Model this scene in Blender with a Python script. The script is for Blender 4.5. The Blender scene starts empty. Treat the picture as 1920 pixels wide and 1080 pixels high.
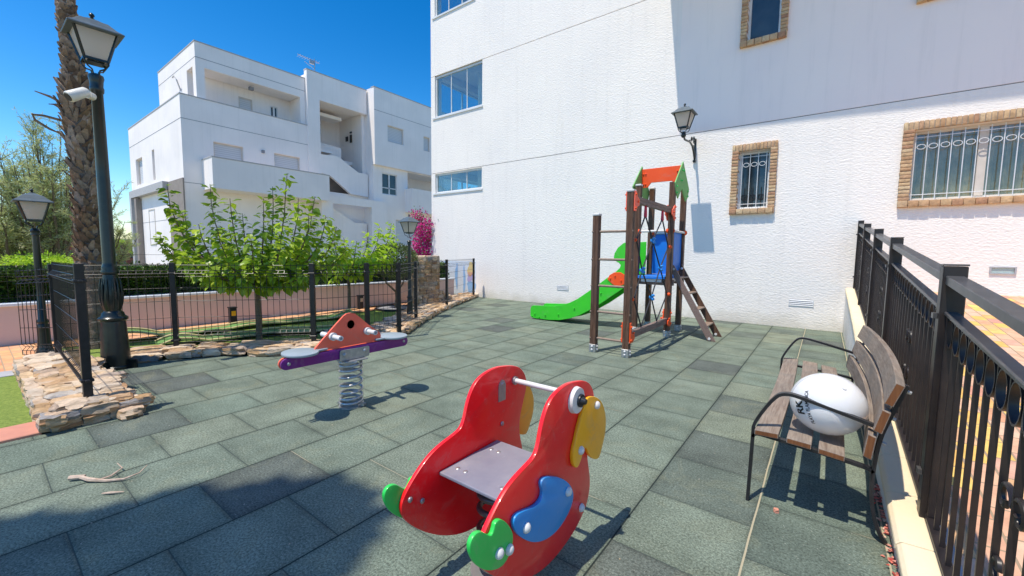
import bpy, bmesh, math, random
from mathutils import Vector, Matrix, noise as mnoise
random.seed(11)
R = math.radians
SC = bpy.context.scene
COL = SC.collection
V = Vector

# ------------------------------------------------------------------ camera
F_PX, YAW, PITCH, ROLL, EYE = 773.98493, 0.64661881, 0.08449589, 0.01133495, 1.4
fw = V((-math.sin(YAW)*math.cos(PITCH), math.cos(YAW)*math.cos(PITCH), -math.sin(PITCH)))
rt = V((math.cos(YAW), math.sin(YAW), 0)); up = rt.cross(fw)
rt2 = rt*math.cos(ROLL)+up*math.sin(ROLL); up2 = -rt*math.sin(ROLL)+up*math.cos(ROLL)
cd = bpy.data.cameras.new('camera'); cam = bpy.data.objects.new('camera', cd); COL.objects.link(cam)
cd.sensor_width = 36; cd.lens = F_PX/1920*36; cd.clip_start = .05; cd.clip_end = 3000
cam.matrix_world = Matrix(((rt2.x, up2.x, -fw.x, 0), (rt2.y, up2.y, -fw.y, 0), (rt2.z, up2.z, -fw.z, EYE), (0, 0, 0, 1)))
SC.camera = cam

def at(px, py, d):
    """a point of the survey: bearing px, height row py, at distance d along the view axis"""
    return V((0, 0, EYE)) + (fw + rt2*((px-960)/F_PX) - up2*((py-540)/F_PX))*d

# ------------------------------------------------------------------ light
SUN = V((.11, .39, -1)).normalized()
w = bpy.data.worlds.new('World'); SC.world = w; w.use_nodes = True
nt = w.node_tree; nt.nodes.clear()
sk = nt.nodes.new('ShaderNodeTexSky'); sk.sky_type = 'NISHITA'; sk.sun_disc = False
sk.sun_elevation = math.asin(-SUN.z); sk.sun_rotation = math.atan2(-SUN.x, -SUN.y)
sk.air_density = 1.0; sk.dust_density = .6; sk.ozone_density = 2.2; sk.altitude = 50
hs = nt.nodes.new('ShaderNodeHueSaturation'); hs.inputs['Saturation'].default_value = 1.25; hs.inputs['Hue'].default_value = .495; hs.inputs['Value'].default_value = 1.0
gm = nt.nodes.new('ShaderNodeGamma'); gm.inputs['Gamma'].default_value = 1.45; mg = nt.nodes.new('ShaderNodeMix'); mg.data_type = 'RGBA'; mg.blend_type = 'MULTIPLY'; mg.inputs[0].default_value = 1; mg.inputs[7].default_value = (.80, .80, .80, 1)
bg = nt.nodes.new('ShaderNodeBackground'); bg.inputs['Strength'].default_value = .14
wo = nt.nodes.new('ShaderNodeOutputWorld')
nt.links.new(sk.outputs[0], mg.inputs[6]); nt.links.new(mg.outputs[2], gm.inputs[0]); nt.links.new(gm.outputs[0], hs.inputs['Color']); nt.links.new(hs.outputs[0], bg.inputs[0]); nt.links.new(bg.outputs[0], wo.inputs[0])
sl = bpy.data.lights.new('sun', 'SUN'); sl.energy = 5.0; sl.angle = R(.55); sl.color = (1, .93, .80)
so = bpy.data.objects.new('sun', sl); COL.objects.link(so)
so.rotation_euler = SUN.to_track_quat('-Z', 'Y').to_euler()
SC.view_settings.view_transform = 'Standard'; SC.view_settings.look = 'None'; SC.view_settings.exposure = 0
SC.render.engine = 'CYCLES'
SC.cycles.max_bounces = 8; SC.cycles.diffuse_bounces = 5; SC.cycles.transparent_max_bounces = 12

# ------------------------------------------------------------------ materials
def srgb(r, g, b):
    f = lambda c: c/12.92 if c <= .04045 else ((c+.055)/1.055)**2.4
    return (f(r/255), f(g/255), f(b/255))

class NT:
    def __init__(s, name):
        s.m = bpy.data.materials.new(name); s.m.use_nodes = True; s.t = s.m.node_tree; s.t.nodes.clear()
    def n(s, typ, ins=None, **kw):
        nd = s.t.nodes.new(typ)
        for k, v in kw.items(): setattr(nd, k, v)
        for k, v in (ins or {}).items():
            sock = nd.inputs[k]
            if isinstance(v, tuple) and len(v) == 2 and hasattr(v[0], 'outputs'): s.t.links.new(v[0].outputs[v[1]], sock)
            elif hasattr(v, 'outputs'): s.t.links.new(v.outputs[0], sock)
            elif isinstance(v, tuple) and len(v) == 3 and sock.type == 'RGBA': sock.default_value = (*v, 1)
            else: sock.default_value = v
        return nd
    def math(s, op, a, b=0.0, c=None):
        ins = {0: a, 1: b}
        if c is not None: ins[2] = c
        return s.n('ShaderNodeMath', ins, operation=op)
    def mix(s, f, a, b, blend='MIX'):
        nd = s.t.nodes.new('ShaderNodeMix'); nd.data_type = 'RGBA'; nd.blend_type = blend
        for sock, v in ((nd.inputs[0], f), (nd.inputs[6], a), (nd.inputs[7], b)):
            if isinstance(v, tuple) and hasattr(v[0], 'outputs'): s.t.links.new(v[0].outputs[v[1]], sock)
            elif hasattr(v, 'outputs'): s.t.links.new(v.outputs[2] if v.bl_idname == 'ShaderNodeMix' else v.outputs[0], sock)
            elif isinstance(v, tuple): sock.default_value = (*v, 1)
            else: sock.default_value = v
        return nd
    def ramp(s, f, stops, interp='LINEAR'):
        nd = s.n('ShaderNodeValToRGB', {0: f}); cr = nd.color_ramp; cr.interpolation = interp
        while len(cr.elements) < len(stops): cr.elements.new(.5)
        for e, (p, c) in zip(cr.elements, stops): e.position = p; e.color = (*c, 1) if isinstance(c, tuple) else (c, c, c, 1)
        return nd
    def out(s, col, rough=.6, metal=0.0, bump=None, spec=.5, coat=0.0, transl=None, alpha=None, trans=0.0, ior=1.45):
        c = (col, 2) if hasattr(col, 'bl_idname') and col.bl_idname == 'ShaderNodeMix' else col
        ins = {'Base Color': c, 'Roughness': rough, 'Metallic': metal, 'Specular IOR Level': spec, 'Coat Weight': coat, 'Coat Roughness': .08,
               'Transmission Weight': trans, 'IOR': ior}
        if bump is not None: ins['Normal'] = bump
        p = s.n('ShaderNodeBsdfPrincipled', ins); last = p
        if transl is not None:
            ti = {'Color': transl[1] if not (hasattr(transl[1], 'bl_idname') and transl[1].bl_idname == 'ShaderNodeMix') else (transl[1], 2)}
            if bump is not None: ti['Normal'] = bump
            tn = s.n('ShaderNodeBsdfTranslucent', ti)
            last = s.n('ShaderNodeMixShader', {0: transl[0], 1: p, 2: tn})
        if alpha is not None:
            tr = s.n('ShaderNodeBsdfTransparent'); last = s.n('ShaderNodeMixShader', {0: alpha, 1: tr, 2: last})
        s.n('ShaderNodeOutputMaterial', {0: last}); return s.m

def co(t): return t.n('ShaderNodeTexCoord')
def plain(name, c1, c2=None, scale=4, rough=.6, metal=0.0, bump=0.0, bscale=30, spec=.5, coat=0.0, detail=4, bdist=.01, rvar=0.0, dirt=0.0):
    t = NT(name); tc = (co(t), 3)
    nz = t.n('ShaderNodeTexNoise', {'Vector': tc, 'Scale': scale, 'Detail': detail, 'Roughness': .6})
    c2 = c2 or tuple(x*.82 for x in c1)
    f = t.ramp(nz, [(.3, 0.0), (.7, 1.0)])
    col = t.mix(f, c1, c2); bp = None
    if dirt:
        ds = t.n('ShaderNodeTexNoise', {'Vector': tc, 'Scale': 5.5, 'Detail': 9, 'Roughness': .78, 'Distortion': 1.2})
        col = t.mix(t.math('MULTIPLY', t.ramp(ds, [(.54, 0.0), (.70, 1.0)]), dirt), col, (.36, .31, .26))
        ms = t.n('ShaderNodeMapping', {'Vector': tc, 'Scale': (30, 3, 34), 'Rotation': (.5, .3, .2)})
        sc_ = t.n('ShaderNodeTexNoise', {'Vector': ms, 'Scale': 6.0, 'Detail': 4, 'Roughness': .6})
        col = t.mix(t.math('MULTIPLY', t.ramp(sc_, [(.66, 0.0), (.72, 1.0)]), dirt*1.3), col, tuple(min(1, x*.5+.32) for x in c1))
        rough = t.math('MULTIPLY_ADD', ds, .35, rough-.05)
    if bump:
        nb = t.n('ShaderNodeTexNoise', {'Vector': tc, 'Scale': bscale, 'Detail': 5, 'Roughness': .65})
        bp = t.n('ShaderNodeBump', {'Strength': bump, 'Distance': bdist, 'Height': nb})
    rr = rough
    if rvar: rr = t.math('MULTIPLY_ADD', f, rvar, rough)
    return t.out(col, rr, metal, bp, spec, coat)
def island(name, cols, rough=.8, bump=.3, bscale=25, transl=None, spec=.4, noise_amt=.35, nscale=9, bdist=.01):
    t = NT(name); g = t.n('ShaderNodeNewGeometry'); tc = (co(t), 3)
    n = len(cols); rp = t.ramp((g, 'Random Per Island'), [(i/(n-1), c) for i, c in enumerate(cols)])
    nz = t.n('ShaderNodeTexNoise', {'Vector': tc, 'Scale': nscale, 'Detail': 6, 'Roughness': .65})
    v = t.ramp(nz, [(.25, 1-noise_amt), (.75, 1+noise_amt*.5)])
    col = t.mix(1.0, rp, v, 'MULTIPLY')
    bp = t.n('ShaderNodeBump', {'Strength': bump, 'Distance': bdist, 'Height': t.n('ShaderNodeTexNoise', {'Vector': tc, 'Scale': bscale, 'Detail': 5})}) if bump else None
    tr = (transl, col) if transl else None
    return t.out(col, rough, 0.0, bp, spec, transl=tr)

def stucco_mat(name, c, c2, strength, scale, dist, stain=False):
    t = NT(name); cc = co(t); tc = (cc, 3)
    mp = t.n('ShaderNodeMapping', {'Vector': tc, 'Scale': (1, 1, 1.9)})
    n1 = t.n('ShaderNodeTexNoise', {'Vector': mp, 'Scale': scale, 'Detail': 6, 'Roughness': .62})
    v1 = t.n('ShaderNodeTexVoronoi', {'Vector': mp, 'Scale': scale*1.7, 'Smoothness': .6}, feature='SMOOTH_F1')
    h = t.math('MULTIPLY_ADD', v1, .5, n1)
    n2 = t.n('ShaderNodeTexNoise', {'Vector': tc, 'Scale': .7, 'Detail': 5})
    col = t.mix(t.ramp(n2, [(.35, 0.0), (.7, 1.0)]), c, c2)
    ms = t.n('ShaderNodeMapping', {'Vector': tc, 'Scale': (2.6, 2.6, .16)})
    st_ = t.n('ShaderNodeTexNoise', {'Vector': ms, 'Scale': 2.2, 'Detail': 7, 'Roughness': .7})
    col = t.mix(t.math('MULTIPLY', t.ramp(st_, [(.52, 0.0), (.78, 1.0)]), .22), col, (.52, .48, .44))
    n5 = t.n('ShaderNodeTexNoise', {'Vector': tc, 'Scale': .35, 'Detail': 3})
    col = t.mix(t.math('MULTIPLY', t.ramp(n5, [(.5, 0.0), (.56, 1.0)]), .05), col, (.62, .62, .66))
    if stain:
        sp = t.n('ShaderNodeSeparateXYZ', {0: tc})
        zn = t.math('ADD', (sp, 2), t.math('MULTIPLY', t.n('ShaderNodeTexNoise', {'Vector': tc, 'Scale': 3.0, 'Detail': 5}), .5))
        m = t.ramp(zn, [(.25, 1.0), (.55, 0.0)])
        col = t.mix(t.math('MULTIPLY', m, .55), col, (.55, .50, .40))
    bp = t.n('ShaderNodeBump', {'Strength': strength, 'Distance': dist, 'Height': h})
    return t.out(col, .85, 0, bp, .2)

MT = {}
MT['stucco'] = stucco_mat('rough_white_stucco', (.92, .855, .79), (.88, .82, .765), .42, 15, .018, True)
MT['smooth'] = stucco_mat('smooth_white_plaster', (.97, .865, .80), (.94, .83, .785), .12, 20, .008)
MT['facade'] = stucco_mat('aged_white_render', (.97, .89, .84), (.89, .82, .775), .10, 6, .01)
MT['coping'] = plain('grey_coping', (.42, .40, .40), (.52, .50, .48), 8, .7)
MT['groove'] = plain('joint_shadow', (.30, .30, .32), rough=.9)
MT['taupe'] = plain('taupe_render', (.27, .22, .19), (.33, .28, .24), 3, .8)
MT['pinkwall'] = stucco_mat('pink_render', (.74, .56, .51), (.69, .52, .47), .1, 20, .005)
MT['shutter'] = None
t = NT('white_roller_shutter'); tc = co(t)
wv = t.n('ShaderNodeTexWave', {'Vector': (tc, 3), 'Scale': 3.2}, wave_type='BANDS', bands_direction='Z')
MT['shutter'] = t.out(t.mix(wv, (.55, .55, .56), (.68, .68, .69)), .5, 0, t.n('ShaderNodeBump', {'Strength': .3, 'Distance': .01, 'Height': wv}))
MT['whiteframe'] = plain('white_frame', (.78, .78, .78), rough=.35)
MT['creamframe'] = plain('cream_frame', (.70, .62, .54), rough=.5)
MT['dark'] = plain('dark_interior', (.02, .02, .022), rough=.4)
def glass_mat(name, tint, rough=.04, alpha=.55):
    t = NT(name); tc = co(t)
    lw = t.n('ShaderNodeLayerWeight', {'Blend': .25})
    p = t.n('ShaderNodeBsdfGlossy', {'Color': (.9, .95, 1.0), 'Roughness': rough})
    tr = t.n('ShaderNodeBsdfTransparent', {'Color': tint})
    mx = t.n('ShaderNodeMixShader', {0: t.math('MULTIPLY_ADD', (lw, 'Facing'), .35, .06), 1: tr, 2: p})
    t.n('ShaderNodeOutputMaterial', {0: mx}); return t.m
MT['glass'] = glass_mat('clear_glass', (.78, .88, .88))
MT['curtglass'] = glass_mat('dim_window_glass', (.86, .84, .76), .05)
MT['winglass'] = plain('dark_window_glass', (.018, .024, .028), (.05, .06, .06), 1.5, .06, spec=.9)
MT['curtain'] = plain('grey_curtain', (.60, .58, .46), (.28, .28, .22), 3, .8)
MT['brick'] = island('handmade_brick', [(.52, .30, .16), (.66, .45, .25), (.46, .24, .14), (.68, .50, .30), (.58, .36, .20)], .85, .8, 30, nscale=14, noise_amt=.4)
MT['stone'] = island('limestone_rubble', [(.42, .27, .15), (.58, .42, .27), (.30, .29, .28), (.52, .33, .17), (.66, .54, .42), (.38, .22, .12), (.56, .40, .26)], .85, .7, 14, nscale=6, noise_amt=.5, bdist=.03)
t = NT('limestone_rubble'); g = t.n('ShaderNodeNewGeometry'); tc = (co(t), 3)
rp = t.ramp((g, 'Random Per Island'), [(i/6, c) for i, c in enumerate([(.42, .26, .13), (.60, .42, .25), (.30, .28, .27), (.54, .32, .15), (.68, .54, .40), (.38, .21, .11), (.58, .40, .24)])])
mp = t.n('ShaderNodeMapping', {'Vector': tc, 'Scale': (1, 1, 3.2), 'Rotation': (.2, .15, .4)})
n1 = t.n('ShaderNodeTexNoise', {'Vector': mp, 'Scale': 9.0, 'Detail': 8, 'Roughness': .7, 'Distortion': .6})
n2 = t.n('ShaderNodeTexNoise', {'Vector': tc, 'Scale': 4.0, 'Detail': 4})
c = t.mix(1.0, rp, t.ramp(n1, [(.28, .45), (.5, 1.0), (.72, 1.45)]), 'MULTIPLY')
c = t.mix(t.math('MULTIPLY', t.ramp(n2, [(.5, 0.0), (.66, 1.0)]), .5), c, (.72, .62, .50))
MT['stone'] = t.out(c, .9, 0, t.n('ShaderNodeBump', {'Strength': 1.0, 'Distance': .03, 'Height': n1}), .25)
MT['mortar'] = plain('mortar', (.30, .25, .20), (.42, .36, .30), 12, .9, bump=.5)
MT['lampblack'] = plain('dark_green_lamp_paint', (.005, .010, .010), (.012, .020, .019), 12, .30, coat=.25, bump=.08, bscale=60)
MT['lamptop'] = plain('grey_lamp_roof', (.075, .10, .12), (.11, .14, .16), 10, .4)
t = NT('opal_lamp_panel'); MT['opal'] = t.out((.82, .74, .66), .45, transl=(.7, (.99, .92, .84)))
MT['fence'] = plain('black_fence_paint', (.009, .009, .010), (.02, .02, .022), 15, .35, spec=.5)
MT['rail'] = plain('bronze_black_rail_paint', (.012, .010, .012), (.030, .021, .018), 9, .42, metal=.0, coat=.08, bump=.05, bscale=80)
MT['railtop'] = plain('weathered_handrail_paint', (.045, .045, .048), (.085, .08, .078), 14, .42, coat=.2)
MT['cream'] = stucco_mat('cream_cap_paint', (.80, .68, .47), (.70, .56, .36), .25, 22, .008)
MT['greypaint'] = plain('grey_cement', (.34, .34, .36), (.44, .44, .46), 10, .85, bump=.2)
MT['red'] = plain('red_polyethylene', (.95, .008, .014), (.88, .006, .011), 2, .28, coat=.35, spec=.5, bump=.02, bscale=200, dirt=.28)
MT['rededge'] = plain('pinkred_edge', (.72, .03, .07), rough=.4)
MT['yellow'] = plain('yellow_polyethylene', (.98, .48, .006), (.94, .42, .005), 3, .3, coat=.25, dirt=.28)
MT['green'] = plain('green_polyethylene', (.03, .62, .09), (.03, .54, .08), 3, .3, coat=.25, dirt=.28)
MT['slidegreen'] = plain('bright_green_polyethylene', (.05, .62, .025), (.04, .54, .025), 3, .32, coat=.2, dirt=.28)
MT['gablegreen'] = plain('faded_green_panel', (.20, .50, .15), (.17, .43, .13), 5, .5, dirt=.28)
MT['blue'] = plain('blue_polyethylene', (.015, .27, .70), (.015, .24, .62), 3, .3, coat=.25, dirt=.28)
MT['panelblue'] = plain('blue_panel', (.01, .20, .72), (.01, .17, .62), 3, .35, dirt=.28)
MT['orange'] = plain('orange_polyethylene', (.95, .10, .01), (.90, .085, .01), 3, .4, dirt=.28)
MT['coral'] = plain('coral_panel', (.98, .16, .09), (.93, .14, .08), 4, .4, dirt=.28)
MT['purple'] = plain('purple_panel', (.20, .008, .21), (.17, .007, .18), 4, .3, coat=.2, dirt=.28)
MT['greyseat'] = plain('grey_laminate_seat', (.20, .20, .25), (.27, .27, .31), 6, .35, bump=.08, bscale=150, bdist=.002, dirt=.28)
MT['paleseat'] = plain('pale_grey_seat', (.33, .38, .41), (.28, .33, .36), 6, .3, dirt=.28)
MT['plastwhite'] = plain('white_plastic', (.72, .70, .68), (.62, .60, .58), 10, .4, dirt=.28)
MT['steel'] = plain('galvanised_steel', (.50, .50, .49), (.36, .36, .36), 22, .38, metal=.75, rvar=.15)
MT['spring'] = plain('zinc_spring', (.52, .51, .50), (.38, .37, .37), 30, .30, metal=.6, bump=.05)
MT['darkspring'] = plain('dark_worn_spring', (.16, .12, .10), (.10, .09, .09), 30, .4, metal=.5)
MT['black'] = plain('black_steel', (.012, .012, .014), (.025, .025, .028), 20, .35)
MT['rope'] = plain('black_rope', (.02, .02, .024), (.05, .05, .055), 120, .8)
MT['leafdry'] = plain('dry_husk', (.62, .48, .38), (.40, .28, .20), 30, .8, bump=.4)
MT['petal'] = island('fallen_petals', [(.55, .06, .04), (.70, .30, .22), (.45, .04, .04), (.72, .50, .38)], .8, 0)
MT['litter'] = island('litter', [(.5, .46, .34), (.36, .30, .2), (.6, .58, .5)], .9, 0)
MT['cctv'] = plain('white_camera_shell', (.78, .76, .70), rough=.4)
MT['terracotta'] = plain('terracotta_kerb', (.62, .27, .18), (.54, .23, .16), 9, .7, bump=.2)
MT['turf'] = plain('artificial_turf', (.30, .37, .09), (.15, .22, .05), 45, .95, bump=1.0, bscale=160, spec=.1)
MT['turfdark'] = plain('worn_dark_turf', (.20, .36, .12), (.13, .26, .08), 30, .95, bump=.9, bscale=260, spec=.1)
MT['soil'] = plain('garden_ground', (.34, .29, .22), (.20, .22, .11), 1.2, .95, bump=.4)
MT['timber'] = plain('pale_edging', (.66, .54, .28), (.54, .43, .22), 12, .8)
MT['redfacade'] = plain('red_brown_facade', (.36, .11, .07), (.30, .09, .06), 1, .85)
MT['palegrey'] = plain('pale_far_facade', (.55, .56, .60), (.48, .50, .55), 1, .85)

def wood_mat(name, c1, c2, c3, axis='Y', rough=.7, sc=1.0):
    t = NT(name); cc = co(t)
    s = {'X': (1, 14, 14), 'Y': (14, 1, 14), 'Z': (14, 14, 1)}[axis]
    mp = t.n('ShaderNodeMapping', {'Vector': (cc, 3), 'Scale': tuple(x*sc for x in s)})
    n1 = t.n('ShaderNodeTexNoise', {'Vector': mp, 'Scale': 5.0, 'Detail': 7, 'Roughness': .65, 'Distortion': .5})
    n2 = t.n('ShaderNodeTexNoise', {'Vector': (cc, 3), 'Scale': 4.0, 'Detail': 3})
    c = t.mix(t.ramp(n1, [(.35, 0.0), (.62, 1.0)]), c1, c2)
    c = t.mix(t.math('MULTIPLY', t.ramp(n2, [(.45, 0.0), (.7, 1.0)]), .6), c, c3)
    return t.out(c, rough, 0, t.n('ShaderNodeBump', {'Strength': .4, 'Distance': .004, 'Height': n1}), .3)
MT['slat'] = wood_mat('weathered_bench_wood', (.18, .13, .10), (.31, .25, .20), (.16, .145, .13), 'Y')
MT['slatend'] = wood_mat('varnished_end_grain', (.15, .055, .022), (.22, .09, .035), (.12, .05, .02), 'Z')
MT['post'] = wood_mat('dark_brown_composite', (.06, .030, .019), (.17, .09, .055), (.10, .06, .045), 'Z', .5)
MT['beamwood'] = wood_mat('grey_brown_composite', (.17, .11, .09), (.26, .19, .16), (.13, .09, .08), 'Y', .6)
MT['rung'] = plain('tan_rung', (.30, .22, .17), (.22, .15, .11), 30, .55)
MT['bark'] = plain('young_bark', (.20, .15, .10), (.12, .09, .06), 40, .9, bump=.6)
MT['palmbark'] = island('palm_boots', [(.20, .13, .08), (.34, .24, .16), (.14, .09, .06), (.42, .33, .26), (.25, .16, .11)], .9, .8, 40, nscale=20, noise_amt=.55)
MT['palmtrunk'] = plain('palm_trunk', (.26, .20, .15), (.14, .10, .08), 14, .95, bump=.9, bscale=25, bdist=.03)

# rubber safety tiles: staggered 54 cm squares with tonal differences and crumbly joints
t = NT('green_rubber_tiles'); cc = co(t); sp = t.n('ShaderNodeSeparateXYZ', {0: (cc, 3)})
wob = t.n('ShaderNodeTexNoise', {'Vector': (cc, 3), 'Scale': 3.0, 'Detail': 2})
wo_ = t.math('MULTIPLY_ADD', wob, .02, -.01)
xx = t.math('ADD', t.math('DIVIDE', t.math('ADD', (sp, 0), .218), .5385), t.math('MULTIPLY', wo_, .6))
ci = t.math('FLOOR', xx)
par = t.math('MODULO', t.math('ABSOLUTE', ci), 2.0)
yy = t.math('ADD', t.math('DIVIDE', t.math('ADD', (sp, 1), .045+.54), .5385), t.math('ADD', t.math('MULTIPLY', par, .5), t.math('MULTIPLY', wo_, .6)))
fx, fy = t.math('FRACT', xx), t.math('FRACT', yy)
ex = t.math('MINIMUM', fx, t.math('SUBTRACT', 1.0, fx)); ey = t.math('MINIMUM', fy, t.math('SUBTRACT', 1.0, fy))
ed = t.math('MINIMUM', ex, ey)
idv = t.n('ShaderNodeCombineXYZ', {0: ci, 1: t.math('FLOOR', yy)})
wn = t.n('ShaderNodeTexWhiteNoise', {'Vector': idv}, noise_dimensions='2D')
tint = t.ramp((wn, 0), [(0.0, (.130, .165, .132)), (.10, (.108, .120, .110)), (.16, (.152, .190, .150)), (.6, (.175, .208, .162)), (.85, (.150, .184, .146)), (1.0, (.200, .225, .168))])
big = t.n('ShaderNodeTexNoise', {'Vector': (cc, 3), 'Scale': 2.4, 'Detail': 6, 'Roughness': .65})
c = t.mix(1.0, tint, t.ramp(big, [(.3, .70), (.7, 1.22)]), 'MULTIPLY')
edge_soft = t.ramp(ed, [(0.0, .70), (.05, .93), (.14, 1.0)])
c = t.mix(1.0, c, edge_soft, 'MULTIPLY')
sn = t.n('ShaderNodeTexNoise', {'Vector': (cc, 3), 'Scale': 2.3, 'Detail': 7, 'Roughness': .72, 'Distortion': .8})
c = t.mix(t.math('MULTIPLY', t.ramp(sn, [(.52, 0.0), (.72, 1.0)]), .45), c, (.215, .215, .135))
gr = t.n('ShaderNodeTexNoise', {'Vector': (cc, 3), 'Scale': 85.0, 'Detail': 4, 'Roughness': .85})
c = t.mix(1.0, c, t.ramp(gr, [(.34, .38), (.5, .97), (.66, 1.62)]), 'MULTIPLY')
vo = t.n('ShaderNodeTexVoronoi', {'Vector': (cc, 3), 'Scale': 42.0, 'Randomness': 1.0})
gate = t.math('GREATER_THAN', t.n('ShaderNodeTexNoise', {'Vector': (cc, 3), 'Scale': 9.0, 'Detail': 3}), .53)
speck = t.math('MULTIPLY', t.math('LESS_THAN', (vo, 0), .11), gate)
c = t.mix(t.math('MULTIPLY', speck, .75), c, (.36, .38, .32))
jx = t.math('LESS_THAN', ex, .0080); jy = t.math('LESS_THAN', ey, .0052)
sand = t.n('ShaderNodeTexNoise', {'Vector': (cc, 3), 'Scale': 1.1, 'Detail': 2})
sandf = t.ramp(sand, [(.60, 0.0), (.64, 1.0)])
c = t.mix(t.math('MULTIPLY', jy, .8), c, t.mix(sandf, (.05, .065, .06), (.34, .31, .22)))
rgt = t.math('GREATER_THAN', (sp, 0), -.5)
c = t.mix(t.math('MULTIPLY', jx, .95), c, t.mix(t.math('MULTIPLY', rgt, .9), (.02, .028, .026), (.46, .40, .27)))
hgt = t.math('ADD', t.math('MULTIPLY', t.ramp(ed, [(0.0, 0.0), (.022, 1.0)]), .6), t.math('MULTIPLY', gr, .45))
MT['tiles'] = t.out(c, .93, 0, t.n('ShaderNodeBump', {'Strength': .5, 'Distance': .008, 'Height': hgt}), .15)

def paver_mat(name, stops, sx, sy, rot, mort):
    t = NT(name); cc = co(t)
    mp = t.n('ShaderNodeMapping', {'Vector': (cc, 3), 'Rotation': (0, 0, rot)})
    b = t.n('ShaderNodeTexBrick', {'Vector': mp, 'Color1': (0.0, 0.0, 0.0), 'Color2': (1.0, 1.0, 1.0), 'Mortar': (.5, .5, .5), 'Scale': 1.0, 'Mortar Size': .006, 'Brick Width': sx, 'Row Height': sy, 'Mortar Smooth': .2})
    col = t.ramp((b, 0), stops)
    nz = t.n('ShaderNodeTexNoise', {'Vector': (cc, 3), 'Scale': 9.0, 'Detail': 6, 'Roughness': .65})
    col = t.mix(1.0, col, t.ramp(nz, [(.3, .78), (.7, 1.15)]), 'MULTIPLY')
    col = t.mix((b, 1), col, mort)
    return t.out(col, .85, 0, t.n('ShaderNodeBump', {'Strength': .5, 'Distance': .006, 'Height': t.math('SUBTRACT', t.math('MULTIPLY', nz, .3), (b, 1))}), .25)
MT['pavers'] = paver_mat('multicolour_pavers', [(0.0, (.66, .33, .19)), (.28, (.68, .44, .31)), (.42, (.56, .26, .20)), (.56, (.74, .42, .12)), (.72, (.78, .52, .15)), (.84, (.62, .34, .22)), (1.0, (.68, .46, .30))], .24, .12, R(90), (.33, .24, .16))
MT['bricks_path'] = paver_mat('orange_path_pavers', [(0.0, (.66, .30, .16)), (.5, (.76, .42, .20)), (1.0, (.70, .36, .22))], .2, .1, 0, (.42, .30, .20))
MT['mulberry'] = island('broad_bright_leaves', [(.14, .25, .02), (.32, .48, .03), (.50, .66, .05), (.24, .38, .025), (.62, .74, .10)], .36, 0, transl=.45, spec=.5, noise_amt=.2)
MT['lime'] = island('lime_leaves', [(.26, .46, .02), (.42, .62, .04), (.54, .70, .06), (.34, .54, .03)], .45, 0, transl=.5, noise_amt=.2)
MT['olive'] = island('olive_leaves', [(.05, .09, .02), (.10, .15, .035), (.15, .20, .06), (.04, .07, .02)], .5, 0, transl=.2, noise_amt=.2)
MT['hedge'] = island('hedge_leaves', [(.02, .05, .01), (.05, .11, .015), (.10, .19, .02), (.16, .27, .035), (.03, .07, .012)], .42, 0, transl=.2, noise_amt=.2)
MT['feather'] = island('feathery_leaves', [(.34, .40, .14), (.50, .54, .24), (.60, .62, .36), (.52, .58, .16), (.42, .46, .30)], .6, 0, transl=.5, noise_amt=.2)
MT['bougain'] = island('magenta_bracts', [(.66, .01, .22), (.80, .02, .34), (.55, .01, .16), (.86, .06, .44)], .6, 0, transl=.3, noise_amt=.2)
MT['shade'] = island('shade_leaves', [(.04, .09, .02), (.07, .13, .03)], .5, 0, noise_amt=.2)
MT['fillgreen'] = plain('inner_foliage', (.012, .026, .008), (.03, .05, .012), 12, .9)

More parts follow.
